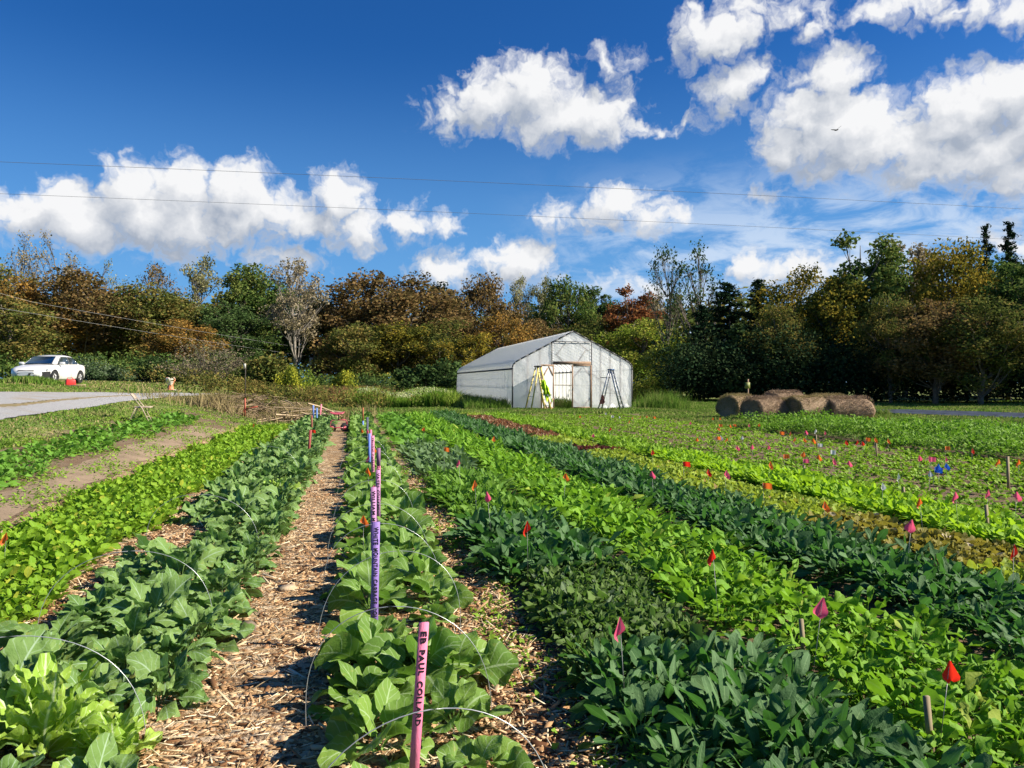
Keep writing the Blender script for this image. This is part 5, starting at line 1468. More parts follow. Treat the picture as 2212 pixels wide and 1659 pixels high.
# ------------------------------------------------------------------ painted stakes
def paint(c, k=0.62): return pm('stake_paint', c, tuple(q * k + .03 for q in c), 22, 0.75, 0.3, 60, stretch=(1, 1, .25))
INK = pm('black_marker_ink', (0.012, 0.012, 0.015), None, 5, 0.6)
_txt = {}
def stake(u, vtop, d, h, w, cols, txt, label, lean=(0, 0), tlen=None, t0=0.03, rz=0.0, group='painted marker stakes'):
    top = W(u, vtop, d); rz += 0.32
    if u < 330: put_plant('kale', top.x + .02, top.y - .42, .95, 'blue-green kale in front of the %s' % label.split(',')[0].replace(' in the left hand row', '').replace(' in the far left hand row', '').replace(' at the far end of the left hand row', ''), 'blue-green kale plants in the left hand row')
    e = empty('marker_stake', (top.x, top.y, float(gz(top.x, top.y))), BR + rz, label, 'marker stake', group)
    H = top.z - e.location.z
    e.rotation_euler = (lean[0], lean[1], BR + rz)
    z1 = H
    for frac, c in cols:
        z0 = H - (H + .02) * frac
        b = MB(); b.box((0, 0, (z0 + z1) / 2), (w / 2, .0065, (z1 - z0) / 2 - 0.0005)); b.build('board', paint(c), e)
        z1 = z0
    if txt:
        words = txt.split(' ')
        tot = sum(len(q) + 0.9 for q in words) - 0.9; pos = 0.0
        for wd_ in words:
            cu = bpy.data.curves.new('t', 'FONT'); cu.body = wd_; cu.size = w * 0.92; cu.space_character = 1.15; cu.offset = 0.0009; cu.extrude = 0.0004
            to = bpy.data.objects.new('t', cu); COL.objects.link(to)
            me = bpy.data.meshes.new_from_object(to, depsgraph=bpy.context.evaluated_depsgraph_get()); bpy.data.objects.remove(to)
            co = np.zeros(len(me.vertices) * 3); me.vertices.foreach_get('co', co); co = co.reshape(-1, 3)
            L = co[:, 0].max(); s = (tlen * len(wd_) / tot) / L
            yv = co[:, 1] - (co[:, 1].max() + co[:, 1].min()) / 2; s2 = w * 0.66 / (co[:, 1].max() - co[:, 1].min())
            xx = co[:, 0] * s
            # felt-pen letters wander a little
            nco = np.stack([yv * s2 * (0.92 + 0.08 * np.sin(xx * 90 + pos)) + 0.0014 * np.sin(xx * 70 + pos * 3), -0.0075 - co[:, 2], H - t0 - tlen * pos / tot - xx], -1)
            me.vertices.foreach_set('co', nco.ravel()); me.update(); me.materials.clear(); me.materials.append(INK)
            o = bpy.data.objects.new('lettering', me); COL.objects.link(o); o.parent = e
            pos += len(wd_) + 0.9
    return e
PK, MV, PU, RB, BL, SL = (0.80, 0.20, 0.34), (0.50, 0.22, 0.44), (0.27, 0.16, 0.50), (0.26, 0.055, 0.035), (0.14, 0.24, 0.66), (0.075, 0.085, 0.15)
stake(411.5, 621, 2.9, .7, .036, [(1, PK)], 'EB PAUL COLLARD', 'nearest bright pink stake lettered with a collard name', lean=(0.04, 0.06), tlen=.36)
stake(373.5, 522, 4.55, .8, .044, [(1, PU)], 'WHITE MOUNTAIN CABBAGE COLLARD', 'purple stake, second from the camera in the staked row', lean=(0, 0.02), tlen=.62)
stake(373.5, 487, 6.0, .8, .044, [(1, MV)], 'WILLIAM MOORE COLLARD', 'mauve pink stake just behind the purple one', lean=(0, .0), tlen=.55)
stake(378, 470, 7.5, .8, .044, [(.62, MV), (1, (0.20, 0.09, 0.16))], 'VATES COLLARD', 'mauve stake with dark lower end, fourth from the camera', tlen=.36)
stake(378.6, 448, 9.6, .8, .046, [(.28, (0.24, 0.10, 0.22)), (1, PK)], 'GREEN GLAZE', 'pink stake with dark purple top, fifth from the camera', tlen=.34, t0=.22)
stake(372.8, 435.6, 11.6, .8, .046, [(1, (0.72, 0.25, 0.42))], 'YELLOW CABBAGE', 'pink stake, sixth from the camera in the staked row', tlen=.5)
stake(369.5, 433.5, 13.2, .7, .045, [(1, BL)], None, 'light blue stake beside the sixth and seventh pink stakes')
stake(370.8, 429.7, 14.0, .8, .04, [(1, PK)], None, 'thin pink stake right behind the light blue one')
stake(367.4, 417.2, 18.6, .8, .05, [(1, SL)], None, 'broad slate blue stake far down the staked row')
stake(363, 407.6, 25, .8, .05, [(.55, (0.36, 0.10, 0.03)), (1, BL)], None, 'farthest stake of the staked row, rust red over blue')
stake(313.3, 405.2, 28, .9, .06, [(.6, BL), (1, RB)], None, 'tall bright blue stake in the far left hand row')
stake(316.8, 408, 26.8, .8, .06, [(1, (0.12, 0.25, 0.55))], None, 'shorter blue stake beside the tall bright blue one')
stake(319.3, 404, 29.5, .9, .055, [(1, (0.80, 0.22, 0.30))], None, 'salmon pink stake at the far end of the left hand row', lean=(0, .1))
stake(311.8, 415.4, 22.5, .8, .05, [(1, RB)], None, 'narrow dark red stake below the tall blue one')
stake(308.0, 429.8, 15.6, .8, .055, [(1, (0.30, 0.045, 0.035))], None, 'broad deep red stake in the left hand row', lean=(0, .08))
# plain wooden pegs
def peg(xs_, ys_, h, label, w=.03):
    pt = G(xs_ / 3.9375, ys_ / 3.9375, h)
    b = MB(); b.box((0, 0, h / 2 - .02), (w / 2, .008, h / 2 + .02)); o = b.build('wooden_peg', pm('raw_peg_wood', (.27, .21, .12), None, 9, .8)); o.location = pt; o.rotation_euler = (random.uniform(-.05, .05), random.uniform(-.08, .08), BR)
    tag(o, label, 'peg', 'plain wooden pegs')
peg(3672, 2745, .27, 'weathered wooden stake under the nearest red flag', .024)
peg(3168, 2440, .24, 'wooden stake half hidden under the near right pink flag', .024)
peg(3972, 1797, .50, 'tallest wooden peg by the cover crop at the right edge', .04)
peg(3892, 1987, .34, 'short wooden peg right of the lime mustard near the right edge', .032)
peg(3563, 1918, .22, 'short peg in the seedlings left of the two white flags')
peg(3452, 1747, .30, 'small peg at the cover crop edge below the orange flags')
peg(3216, 1712, .30, 'small peg under a pink flag at the left end of the cover crop')
peg(3163, 1832, .24, 'small peg under a pink flag in the middle of the seedling beds')

# ------------------------------------------------------------------ pin flags
WIRE = pm('flag_wire', (0.25, 0.25, 0.25), None, 5, 0.5, metal=0.6)
def flagmat(n_, c): return pm(n_ + '_flag_film', c, tuple(q * 0.85 for q in c), 5, 0.5, transl=0.5)
FM = {'pink': flagmat('pink', (1.0, 0.13, 0.26)), 'orange': flagmat('orange', (0.95, 0.20, 0.03)), 'red': flagmat('red', (0.85, 0.035, 0.015)), 'white': flagmat('white', (0.80, 0.80, 0.78)), 'blue': flagmat('blue', (0.02, 0.13, 0.70))}
FLB = []
for k in range(5):
    rg = np.random.default_rng(900 + k)
    b = MB(); b.tube([(0, 0, 0), (0, 0, 1.0)], .0016, 4); wire = b.build('flag_wire', WIRE)
    A, C_ = np.meshgrid(np.linspace(0, 1, 7), np.linspace(0, 1, 7), indexing='ij')
    # limp film hanging from the wire: a rectangle whose free corner has dropped
    if k == 4:
        X_ = A * .085; Z_ = -C_ * .062 - .01 * A; Y_ = .012 * np.sin(A * 5)
    else:
        X_ = A * (.020 + .030 * C_) * (1 if k % 2 else -1) ; Z_ = -C_ * .062 - A * (.055 - .02 * k / 4); Y_ = .016 * np.sin(A * 6 + k + C_ * 2) * A
        X2 = -X_ * .55
    b = MB()
    if k == 4: b.grid(np.stack([X_, Y_, Z_], -1))
    else:
        S_ = A * 2 - 1; wd2 = np.interp(C_, [0, .25, .7, .85, 1.0], [.0025, .010, .026, .022, .006]) * (1 + .15 * k)
        b.grid(np.stack([S_ * wd2 + .012 * C_ * (1 if k % 2 else -1), .014 * np.cos(S_ * 2.6) * C_ - .004, -C_ * (.088 + .012 * S_ * (k - 1.5))], -1))
    fl = b.build('flag', FM['pink'], smooth=True)
    FLB.append((wire.data, fl.data)); bpy.data.objects.remove(wire); bpy.data.objects.remove(fl)
ZONE = {'s': 'in the seedling beds', 'l': 'among the lettuce and lime mustard', 'g': 'in the green beds right of the collards', 'c': 'in the staked collard row', 'k': 'in the left hand beds', 'f': 'in the grass before the greenhouse', 'w': 'along the edge of the cover crop'}
# source x, y of the flag's middle, colour, zone, height of flag above ground, own label
FL = [
 (2469, 2470, 'pink', 'g', .50, 'large pink flag above the near dark kale clump'), (2079, 2068, 'red', 'g', .52, 'orange-red flag where flat kale meets the dark curly kale'),
 (1941, 1952, 'pink', 'g', .55, 'pink flag in the flat kale of the first green bed'), (1880, 1908, 'orange', 'g', .52, 'orange flag where the kale meets the light frilled mustard'),
 (1815, 1824, 'pink', 'g', .50, 'pink flag in the light frilled mustard'), (1750, 1772, 'orange', 'g', .5, 'small dull orange flag beyond the frilled mustard'), (1664, 1688, 'orange', 'g', .5, 'tiny faint flag far down the first green bed'),
 (2835, 2192, 'red', 'g', .50, 'scarlet flag on the ridge of the bright mustard bed'), (3190, 2378, 'pink', 'g', .48, 'large pink flag on the near right mustard bed'), (3692, 2627, 'red', 'g', .42, 'largest red flag above a wooden stake at lower right'),
 (2217, 1877, 'orange', 'g', .5, 'small red-orange flag far up the bright mustard bed'), (1946, 1728, 'orange', 'g', .5, 'tiny brownish flag far up the bright mustard'),
 (1429, 2052, 'orange', 'c', .42, 'orange flag left of the mauve pink stake'), (1492, 2236, 'pink', 'c', .28, 'pink flag at the foot of the purple stake'), (1452, 1856, 'orange', 'c', .45, 'orange flag among collards left of the pink stakes'),
 (1447, 1804, 'pink', 'c', .45, 'pink flag among collards left of the dark topped stake'), (1473, 1767, 'orange', 'c', .48, 'orange flag touching the sixth pink stake'), (1432, 1696, 'orange', 'c', .5, 'small orange flag left of the slate blue stake'), (1451, 1698, 'pink', 'c', .5, 'small pink flag beside the thin pink stake'), (1468, 1925, 'pink', 'c', .5, 'pink flag tip showing above the mauve pink stake'),
 (1236, 1700, 'red', 'k', .45, 'scarlet flag right of the broad deep red stake'), (10, 2118, 'orange', 'k', .3, 'orange flag cut by the left picture edge'), (1000, 1673, 'orange', 'k', .3, 'small orange flag at the far end of the low green bed'),
 (2577, 1870, 'pink', 'l', .42, None), (2790, 1860, 'red', 'l', .38, None), (2852, 1865, 'pink', 'l', .42, None), (3015, 1915, 'orange', 'l', .4, None), (3020, 1828, 'orange', 'l', .42, None), (3247, 1990, 'orange', 'l', .35, None), (3563, 2062, 'pink', 'l', .50, None), (3641, 1980, 'orange', 'l', .45, None), (3983, 2170, 'red', 'l', .50, None), (2570, 1780, 'red', 'l', .4, None), (2700, 1828, 'red', 'l', .4, None), (2332, 1715, 'pink', 'l', .4, None), (2400, 1690, 'red', 'l', .4, None),
 (2405, 1640, 'white', 'f', .3, None), (2441, 1643, 'white', 'f', .3, None), (2384, 1628, 'white', 'f', .3, None), (2490, 1646, 'orange', 'f', .3, None), (2521, 1642, 'orange', 'f', .3, None), (2546, 1641, 'orange', 'f', .3, None), (2572, 1645, 'orange', 'f', .3, None), (2481, 1660, 'orange', 'f', .3, None), (2808, 1648, 'orange', 'f', .3, None), (2835, 1649, 'orange', 'f', .3, None), (2717, 1665, 'pink', 'f', .3, None), (2284, 1640, 'orange', 'f', .3, None),
 (2751, 1731, 'orange', 's', .3, None), (2822, 1726, 'orange', 's', .3, None), (2859, 1731, 'orange', 's', .3, None), (2838, 1722, 'white', 's', .3, None), (2924, 1724, 'white', 's', .3, None), (2902, 1763, 'pink', 's', .35, None), (2965, 1760, 'pink', 's', .35, None), (3026, 1761, 'pink', 's', .35, None), (3095, 1800, 'orange', 's', .35, None), (3159, 1789, 'orange', 's', .35, None), (3220, 1801, 'orange', 's', .35, None), (3169, 1818, 'pink', 's', .38, None), (3281, 1815, 'pink', 's', .38, None), (3346, 1826, 'pink', 's', .38, None), (3219, 1754, 'white', 's', .3, None), (3268, 1781, 'white', 's', .3, None),
 (3478, 1917, 'white', 's', .4, None), (3545, 1878, 'white', 's', .4, None), (3657, 1866, 'white', 's', .4, None), (3671, 1851, 'blue', 's', .45, None), (3700, 1841, 'blue', 's', .5, None), (3733, 1836, 'blue', 's', .4, None), (3777, 1950, 'pink', 's', .45, None), (3883, 1943, 'pink', 's', .42, None), (3995, 1953, 'pink', 's', .42, None),
 (3621, 1802, 'pink', 's', .4, None), (3664, 1811, 'pink', 's', .4, None), (3725, 1808, 'pink', 's', .4, None), (2870, 1677, 'orange', 's', .3, None), (2890, 1676, 'orange', 's', .3, None), (2952, 1674, 'pink', 's', .3, None), (2835, 1676, 'orange', 's', .3, None), (2991, 1672, 'orange', 's', .3, None), (2832, 1690, 'orange', 's', .3, None),
 (3068, 1706, 'orange', 'w', .4, None), (3111, 1707, 'orange', 'w', .4, None), (3175, 1702, 'pink', 'w', .45, None), (3217, 1697, 'white', 'w', .45, None), (3249, 1704, 'pink', 'w', .4, None), (3130, 1732, 'orange', 'w', .4, None), (3170, 1733, 'orange', 'w', .4, None), (3202, 1735, 'orange', 'w', .4, None), (3330, 1743, 'red', 'w', .4, None), (3376, 1741, 'red', 'w', .4, None), (3402, 1747, 'red', 'w', .35, None), (3404, 1731, 'orange', 'w', .45, None), (3443, 1731, 'orange', 'w', .45, None), (3501, 1735, 'orange', 'w', .4, None), (3728, 1767, 'orange', 'w', .4, None), (3825, 1774, 'red', 'w', .4, None), (3921, 1818, 'orange', 'w', .4, None), (4012, 1821, 'orange', 'w', .4, None), (3660, 1806, 'pink', 's', .4, None),
]
cnt = {}
for f in sorted([q for q in FL if q[5] is None], key=lambda q: q[0]):
    cnt.setdefault((f[2], f[3]), []).append(f)
rf = random.Random(77)
for f in FL:
    xs_, ys_, c, zn, hf, lab = f
    u, v = xs_ / 3.9375, ys_ / 3.9375
    lo, hi = 1.0, 80.0
    for _ in range(50):
        m_ = (lo + hi) / 2; q = W(u, v, m_)
        if q.z > float(gz(q.x, q.y)) + hf: lo = m_
        else: hi = m_
    q = W(u, v, lo); zb = float(gz(q.x, q.y))
    if lab is None:
        L_ = cnt[(c, zn)]; i = L_.index(f) + 1
        lab = ('only small %s flag %s' % (c, ZONE[zn])) if len(L_) == 1 else '%s %s flag from the left %s' % (ordinal(i), c, ZONE[zn])
    e = empty('pin_flag', (q.x, q.y, zb), BR + rf.uniform(-.5, .5), lab, 'pin flag', 'pin flags')
    e.rotation_euler[0] = rf.uniform(-.08, .08); e.rotation_euler[1] = rf.uniform(-.10, .10)
    k = rf.randrange(5) if lo > 8 else rf.randrange(4)
    wd_, fd_ = FLB[k]
    H = hf + .045
    o = bpy.data.objects.new('flag_wire', wd_); COL.objects.link(o); o.parent = e; o.scale = (1, 1, H)
    s_ = rf.uniform(.95, 1.15)
    o = bpy.data.objects.new('flag', fd_); COL.objects.link(o); o.parent = e; o.location = (0, 0, H); o.scale = (s_ * 1.15, s_, s_ * (1.0 if k != 4 else 1.1))
    o.material_slots[0].link = 'OBJECT'; o.material_slots[0].material = FM[c]

# ------------------------------------------------------------------ wire hoops over the two rows
HOOPM = pm('hoop_wire', (0.50, 0.52, 0.52), (0.38, 0.40, 0.40), 20, 0.35, metal=0.5)
def hoop(xc, y, w, h, label, seed):
    rg_ = random.Random(seed)
    b = MB(); th = np.linspace(0, math.pi, 30); sk = rg_.uniform(-.06, .06)
    pts = [(-w / 2 * math.cos(t) + sk * math.sin(t), rg_.uniform(-.0, .0) + sk * math.sin(t) * .5, h * math.sin(t) ** 0.72) for t in th]
    pts = [(pts[0][0], 0, -.05)] + pts + [(pts[-1][0], 0, -.05)]
    b.tube(pts, .0019, 6); o = b.build('wire_hoop', HOOPM, smooth=True); o.location = (xc, y, float(gz(xc, y))); o.rotation_euler = (0, 0, rg_.uniform(-.06, .06))
    tag(o, label, 'wire hoop', 'wire hoops over the leafy rows')
for i, y in enumerate([2.42, 3.62, 4.75, 5.75, 6.7, 8.3, 10.4, 12.6, 15.0]):
    hoop(.22, y, .86, .56, 'bare wire hoop, %s from the camera over the staked collard row' % ordinal(i + 1), i)
for i, y in enumerate([2.5, 3.5, 5.1, 7.6, 13.0]):
    hoop(-1.36, y, 1.0, .56, 'bare wire hoop, %s from the camera over the left hand kale row' % ordinal(i + 1), 40 + i)

# ------------------------------------------------------------------ overhead lines, pole, bird
CAB = pm('overhead_cable', (0.13, 0.14, 0.16), None, 5, 0.6); CABP = pm('pale_cable', (0.30, 0.30, 0.29), None, 5, 0.5)
def cable(pts, r, mat, label, sag=0.0):
    P = [W(*q) for q in pts]
    Q_ = []
    for a, c in zip(P[:-1], P[1:]):
        for t in np.linspace(0, 1, 16)[:-1]: Q_.append(a.lerp(c, float(t)))
    Q_.append(P[-1])
    n = len(Q_)
    Q_ = [Vector((q.x, q.y, q.z - sag * 4 * (i / (n - 1)) * (1 - i / (n - 1)))) for i, q in enumerate(Q_)]
    b = MB(); b.tube(Q_, r, 5); tag(b.build('overhead_cable', mat), label, 'cable', 'overhead cables')
cable([(-420, 146, 28.0), (1424, 232, 40.5)], .008, CAB, 'upper thin dark cable crossing the whole sky', sag=-0.25)
cable([(-420, 178, 33.0), (1424, 263, 49.0)], .008, CAB, 'lower thin dark cable crossing the whole sky', sag=-0.3)
px_, py_ = XY(314.4, 95); gzp = float(gz(px_, py_))
topz = W(314.4, 348.6, 95).z
e = empty('utility_pole', (px_, py_, gzp), BR, 'weathered utility pole with a grey transformer against the wood', 'utility pole')
b = MB(); b.tube([(0, 0, -.3), (0, 0, topz - gzp)], [.15, .11], 9); b.build('pole', pm('pole_timber', (.16, .125, .095), None, 3, .9), e)
b = MB(); zt = W(312, 361, 95).z - gzp
b.lathe([(0, zt - .48), (.22, zt - .48), (.24, zt - .40), (.24, zt + .32), (.20, zt + .40), (.0, zt + .43)], 14, Matrix.Translation((-.38, -.1, 0))); b.build('transformer', pm('transformer_paint', (.55, .58, .62), None, 3, .4), e, smooth=True)
b = MB(); b.beam((0, 0, zt + .05), (-.3, -.08, zt + .05), .06, .06); b.beam((-.36, -.1, zt + .42), (-.36, -.1, zt + .68), .06, .06); b.beam((-.75, 0, zt + .55), (.1, 0, zt + .55), .07, .07); b.build('bracket', BARKD, e)
cable([(-140, 250, 44), (32, 296, 52), (314, 349.5, 94.9)], .009, CABP, 'upper pale cable running down to the utility pole', sag=0.4)
cable([(-140, 270, 44), (0, 302, 51), (311, 356.5, 94.9)], .009, CABP, 'lower pale cable running down to the utility pole', sag=0.4)

bp = W(836.2, 130.3, 120)
e = empty('soaring_bird', bp, BR, 'dark soaring bird with raised wings against the large right hand cloud', 'bird')
BD = pm('dark_plumage', (0.03, 0.025, 0.022), None, 5, .9)
body = MB(); body.lathe([(0.0, -.34), (.05, -.28), (.10, -.08), (.09, .10), (.05, .24), (.045, .30), (.0, .36)], 10, Matrix.Rotation(math.radians(75), 4, 'Y')); ob = body.build('body', BD, e, smooth=True)
def wing(s, up):
    b = MB(); A, C_ = np.meshgrid(np.linspace(0, 1, 12), np.linspace(-1, 1, 5), indexing='ij')
    ch = .19 * (1 - .45 * A) * (1 + .25 * np.sin(A * 3.1)); ch = np.where((A > .88), ch * .7, ch)
    L = .92
    X_ = s * A * L * math.cos(up) ; Z_ = A * L * math.sin(up) - .05 * A ** 2 + .02 * (1 - C_ ** 2)
    b.grid(np.stack([X_, C_ * ch - .12 * A ** 2, Z_ + .02], -1)); o = b.build('wing', BD, e, smooth=True); o.modifiers.new('s', 'SOLIDIFY').thickness = .02
wing(1, math.radians(42)); wing(-1, math.radians(4))
b = MB(); b.add([(-.05, -.05, 0), (.05, -.05, 0), (.09, -.42, -.02), (-.09, -.42, -.02)], [[0, 1, 2, 3]]); ob = b.build('tail', BD, e); ob.modifiers.new('s', 'SOLIDIFY').thickness = .015

# ------------------------------------------------------------------ loose wood chips and straw in the paths
def chips(name, label, n, box, seed, mats, size=(0.008, 0.03), asp=(0.2, 0.6), zo=0.018, dens=True):
    rg = np.random.default_rng(seed)
    x = rg.uniform(box[0], box[1], n); 
    y = box[2] + (box[3] - box[2]) * (rg.random(n) ** 1.9 if dens else rg.random(n))
    L = rg.uniform(*size, n) * (1 + 1.2 * (rg.random(n) < 0.04)); w = L * rg.uniform(*asp, n); h = np.minimum(w, L) * 0.22 + 0.001
    a = rg.normal(0.0, 0.9, n) ; pt = rg.normal(0, 0.28, n); rl = rg.normal(0, 0.35, n)
    base = np.array([[-1, -1, -1], [1, -1, -1], [1, 1, -1], [-1, 1, -1], [-1, -1, 1], [1, -1, 1], [1, 1, 1], [-1, 1, 1]], float)
    V = base[None] * np.stack([L, w, h], -1)[:, None, :]
    V[:, :, 1] *= (1 + rg.uniform(-.5, .3, (n, 1)) * (base[None, :, 0] > 0))
    cp, sp = np.cos(pt)[:, None], np.sin(pt)[:, None]; cr, sr = np.cos(rl)[:, None], np.sin(rl)[:, None]; ca, sa = np.cos(a)[:, None], np.sin(a)[:, None]
    X, Y, Z = V[..., 0], V[..., 1], V[..., 2]
    Y, Z = Y * cr - Z * sr, Y * sr + Z * cr
    X, Z = X * cp - Z * sp, X * sp + Z * cp
    X, Y = X * ca - Y * sa, X * sa + Y * ca
    V = np.stack([X + x[:, None], Y + y[:, None], Z + (gz(x, y) + zo + rg.uniform(0, .012, n))[:, None]], -1)
    q = np.array([[4, 5, 6, 7], [0, 1, 5, 4], [1, 2, 6, 5], [2, 3, 7, 6], [3, 0, 4, 7]])
    Q = (q[None] + (np.arange(n) * 8)[:, None, None]).reshape(-1, 4)
    o = mk(name, V.reshape(-1, 3), Q, mats, tint=np.repeat(rg.random(n), 8))
    return tag(o, label, 'mulch', kind='stuff')
def chipmat(name, cols):
    m, t, out = nm(name)
    at = t.new('ShaderNodeAttribute'); at.attribute_name = 'tint'
    c = cols[0]
    for i, q in enumerate(cols[1:]):
        a = (i + 0.4) / len(cols); c = t.mix(t.mapr(at.outputs['Fac'], a, a + 0.2), c, q)
    b = t.new('ShaderNodeBsdfPrincipled'); t.link(c, b.inputs[0]); b.inputs['Roughness'].default_value = 0.85; b.inputs['Specular IOR Level'].default_value = 0.2
    t.link(b.outputs[0], out.inputs[0]); return m
CH = chipmat('wood_chips', [(0.085, 0.036, 0.015), (0.20, 0.098, 0.042), (0.34, 0.190, 0.088), (0.46, 0.285, 0.145), (0.60, 0.42, 0.25)])
chips('wood_chips', 'loose pale and brown wood chips strewn over the mulched paths', 64000, (-2.15, 1.12, 1.6, 13), 501, CH, (0.004, 0.019))
chips('straw_bits', 'thin pale straw stalks scattered over the mulched paths', 7000, (-2.2, 1.12, 1.6, 16), 504, chipmat('straw_bits', [(0.42, 0.32, 0.18), (0.60, 0.49, 0.31), (0.70, 0.60, 0.42)]), (0.02, 0.065), (0.025, 0.06), .024)
chips('bark_splinters', 'long splinters and shreds lying on the mulched paths', 4500, (-2.3, 1.12, 1.6, 9), 502, CH, (0.02, 0.055), (0.06, 0.16), .022)
chips('soil_debris', 'clods and bits of dry leaf on the soil between the right hand beds', 9000, (1.1, 6.9, 2.0, 10), 503, chipmat('soil_bits', [(0.06, 0.04, 0.025), (0.12, 0.08, 0.05), (0.22, 0.16, 0.09)]), (0.006, 0.018), (0.4, 1.0), .006)
b = MB(); b.box((0, 0, .02), (.075, .04, .018)); o = b.build('wood_block', pm('split_wood', (.20, .15, .11), (.12, .09, .06), 20, .9, .5, 40)); o.location = (*tuple(G(247, 632)[:2]), .02); o.rotation_euler = (.05, .08, 1.9)
tag(o, 'grey brown split wood block lying in the middle of the mulch path', 'wood block')
b = MB(); b.box((0, 0, .015), (.06, .045, .014)); o = b.build('wood_block', pm('pale_split_wood', (.50, .38, .25), (.38, .28, .18), 20, .9, .5, 40)); o.location = (*tuple(G(287, 593)[:2]), .02); o.rotation_euler = (.1, .05, .4)
tag(o, 'pale chunk of wood in the mulch path beyond the grey one', 'wood block')

# low weeds creeping at the path edge beside bed A and between beds
def creep(name, label, x0, x1, y0, y1, n, size, mat, seed, h=.05, cat='weeds', bend=None):
    rg = np.random.default_rng(seed)
    y = y0 + (y1 - y0) * rg.random(n) ** 1.6
    x = x0 + (x1 - x0) * rg.random(n)
    k = (np.sin(x * 5 + seed) * np.sin(y * 2.1 + seed) + rg.normal(0, .45, n)) > 0.05
    x, y = x[k], y[k]; n = len(x)
    z = gz(x, y) + .01 + h * rg.random(n)
    V, Q, U, T_ = leaves(np.stack([x, y, z], -1), rg.uniform(0, 6.28, n), rg.uniform(0, 1.2, n), size * rg.uniform(.6, 1.4, n), size * .5 * rg.uniform(.6, 1.3, n), rg.uniform(0, 1, n), T=3, S=3, pet=.1, tint=rg.random(n) * .9, rg=rg)
    return tag(mk(name, V, Q, mat, U, T_), label, cat, kind='stuff')
creep('path_weeds', 'low weeds creeping along the path beside the first green bed', .78, 1.25, 2.5, 30, 9000, .045, M_SEED, 601, .03)
creep('bed_weeds', 'small weeds between the right hand beds', 1.15, 7.1, 2.3, 30, 26000, .05, M_MUST, 602, .05)
creep('bed_weeds', 'scattered weeds along the soil path at the left', -6.3, -3.6, 3.5, 30, 30000, .06, M_SEED, 603, .04)

# grass: blades everywhere around the crops
def grass(name, label, n, gen, hgt, wid, mat, seed, cat='grass', lean=0.5):
    rg = np.random.default_rng(seed)
    x, y = gen(rg, n); n = len(x)
    z = gz(x, y)
    a = rg.uniform(0, 6.28, n); H = hgt(x, y, rg) * rg.uniform(.6, 1.3, n); w = wid(x, y) * rg.uniform(.6, 1.3, n)
    la = rg.uniform(0, 6.28, n); ln = np.abs(rg.normal(0, lean, n)) * H
    dx, dy = np.cos(a) * w, np.sin(a) * w
    B = np.stack([x, y, z - .01], -1)
    M_ = B + np.stack([np.cos(la) * ln * .35, np.sin(la) * ln * .35, H * .6], -1)
    T_ = B + np.stack([np.cos(la) * ln, np.sin(la) * ln, H], -1)
    D = np.stack([dx, dy, 0 * dx], -1)
    V = np.stack([B - D, B + D, M_ + D * .8, M_ - D * .8, T_], 1).reshape(-1, 3)
    o = np.arange(n)[:, None] * 5
    mk_ = mk(name, V, [np.concatenate([o + 0, o + 1, o + 2, o + 3], 1), np.concatenate([o + 3, o + 2, o + 4], 1)], mat, tint=np.repeat(rg.random(n), 5))
    return tag(mk_, label, cat, kind='stuff')
def region(us, ds, cond):
    def gen(rg, n):
        u = rg.uniform(us[0], us[1], n); d = ds[0] * (ds[1] / ds[0]) ** rg.random(n)
        a = (u - 512) / FPX
        x = F.x * d + R.x * a * d; y = F.y * d + R.y * a * d
        k = cond(x, y, rg)
        return x[k], y[k]
    return gen
wv = lambda x, y: 0.006 + 0.0006 * np.hypot(x, y)
left = region((-60, 400), (8, 62), lambda x, y, rg: ((x < -5.75 + .25 * np.sin(y * 2)) | (y > 28.5 + rg.normal(0, .6, len(x))) & (x < -2.2) | (y > 37.5)) )
def nosheet(gen):
    A = np.array(pn); B_ = np.array(pr); return outside(gen, np.concatenate([A, B_[::-1]]))
def noroad(gen):
    ROADN = np.array(gl([(-100, 935), (0, 909), (80, 897), (160, 886), (240, 873), (330, 862), (420, 856), (470, 853)])); ROADF = np.array(gl([(-100, 852), (0, 848), (80, 848), (160, 849), (240, 849.5), (330, 850), (420, 850.5), (470, 850.5)]))
    return outside(gen, np.concatenate([ROADN, ROADF[::-1]]))
def outside(gen, poly):
    def g_(rg, n):
        x, y = gen(rg, n); ins = np.zeros(len(x), bool)
        j = len(poly) - 1
        for i in range(len(poly)):
            xi, yi = poly[i]; xj, yj = poly[j]
            c = ((yi > y) != (yj > y)) & (x < (xj - xi) * (y - yi) / (yj - yi + 1e-12) + xi)
            ins ^= c; j = i
        return x[~ins], y[~ins]
    return g_
grass('grass', 'short mixed grass on the rise at the left around the gravel road', 150000, noroad(left), lambda x, y, rg: .055 + .03 * np.sin(x * .8) * np.sin(y * .6) , wv, TL['grass'], 701)
grass('dry_grass', 'straw coloured dry grass patches on the rise at the left', 12000, noroad(left), lambda x, y, rg: .06 + .05 * (y > 38), wv, TL['straw'], 702)
mid = region((300, 720), (36.5, 66), lambda x, y, rg: (y > 37.2 + rg.normal(0, .5, len(x))) & ((x < 8.7) | (x > 16.8) | (y < 43.4)))
grass('grass', 'grass between the ends of the beds and the greenhouse', 90000, mid, lambda x, y, rg: .12 + .05 * np.sin(x * .9) * np.sin(y * .5) + .08 * (y > 50), wv, TL['grass'], 703)
grass('dry_grass', 'dry seed heads in the grass before the greenhouse', 22000, mid, lambda x, y, rg: .14 + 0 * x, lambda x, y: wv(x, y) * .5, TL['grass'], 704)
rightg = nosheet(region((640, 1100), (16, 62), lambda x, y, rg: (x > 13.0) & ((y > 24) | (x > 19.5)) | (y > 36.5) & (x > 6)))
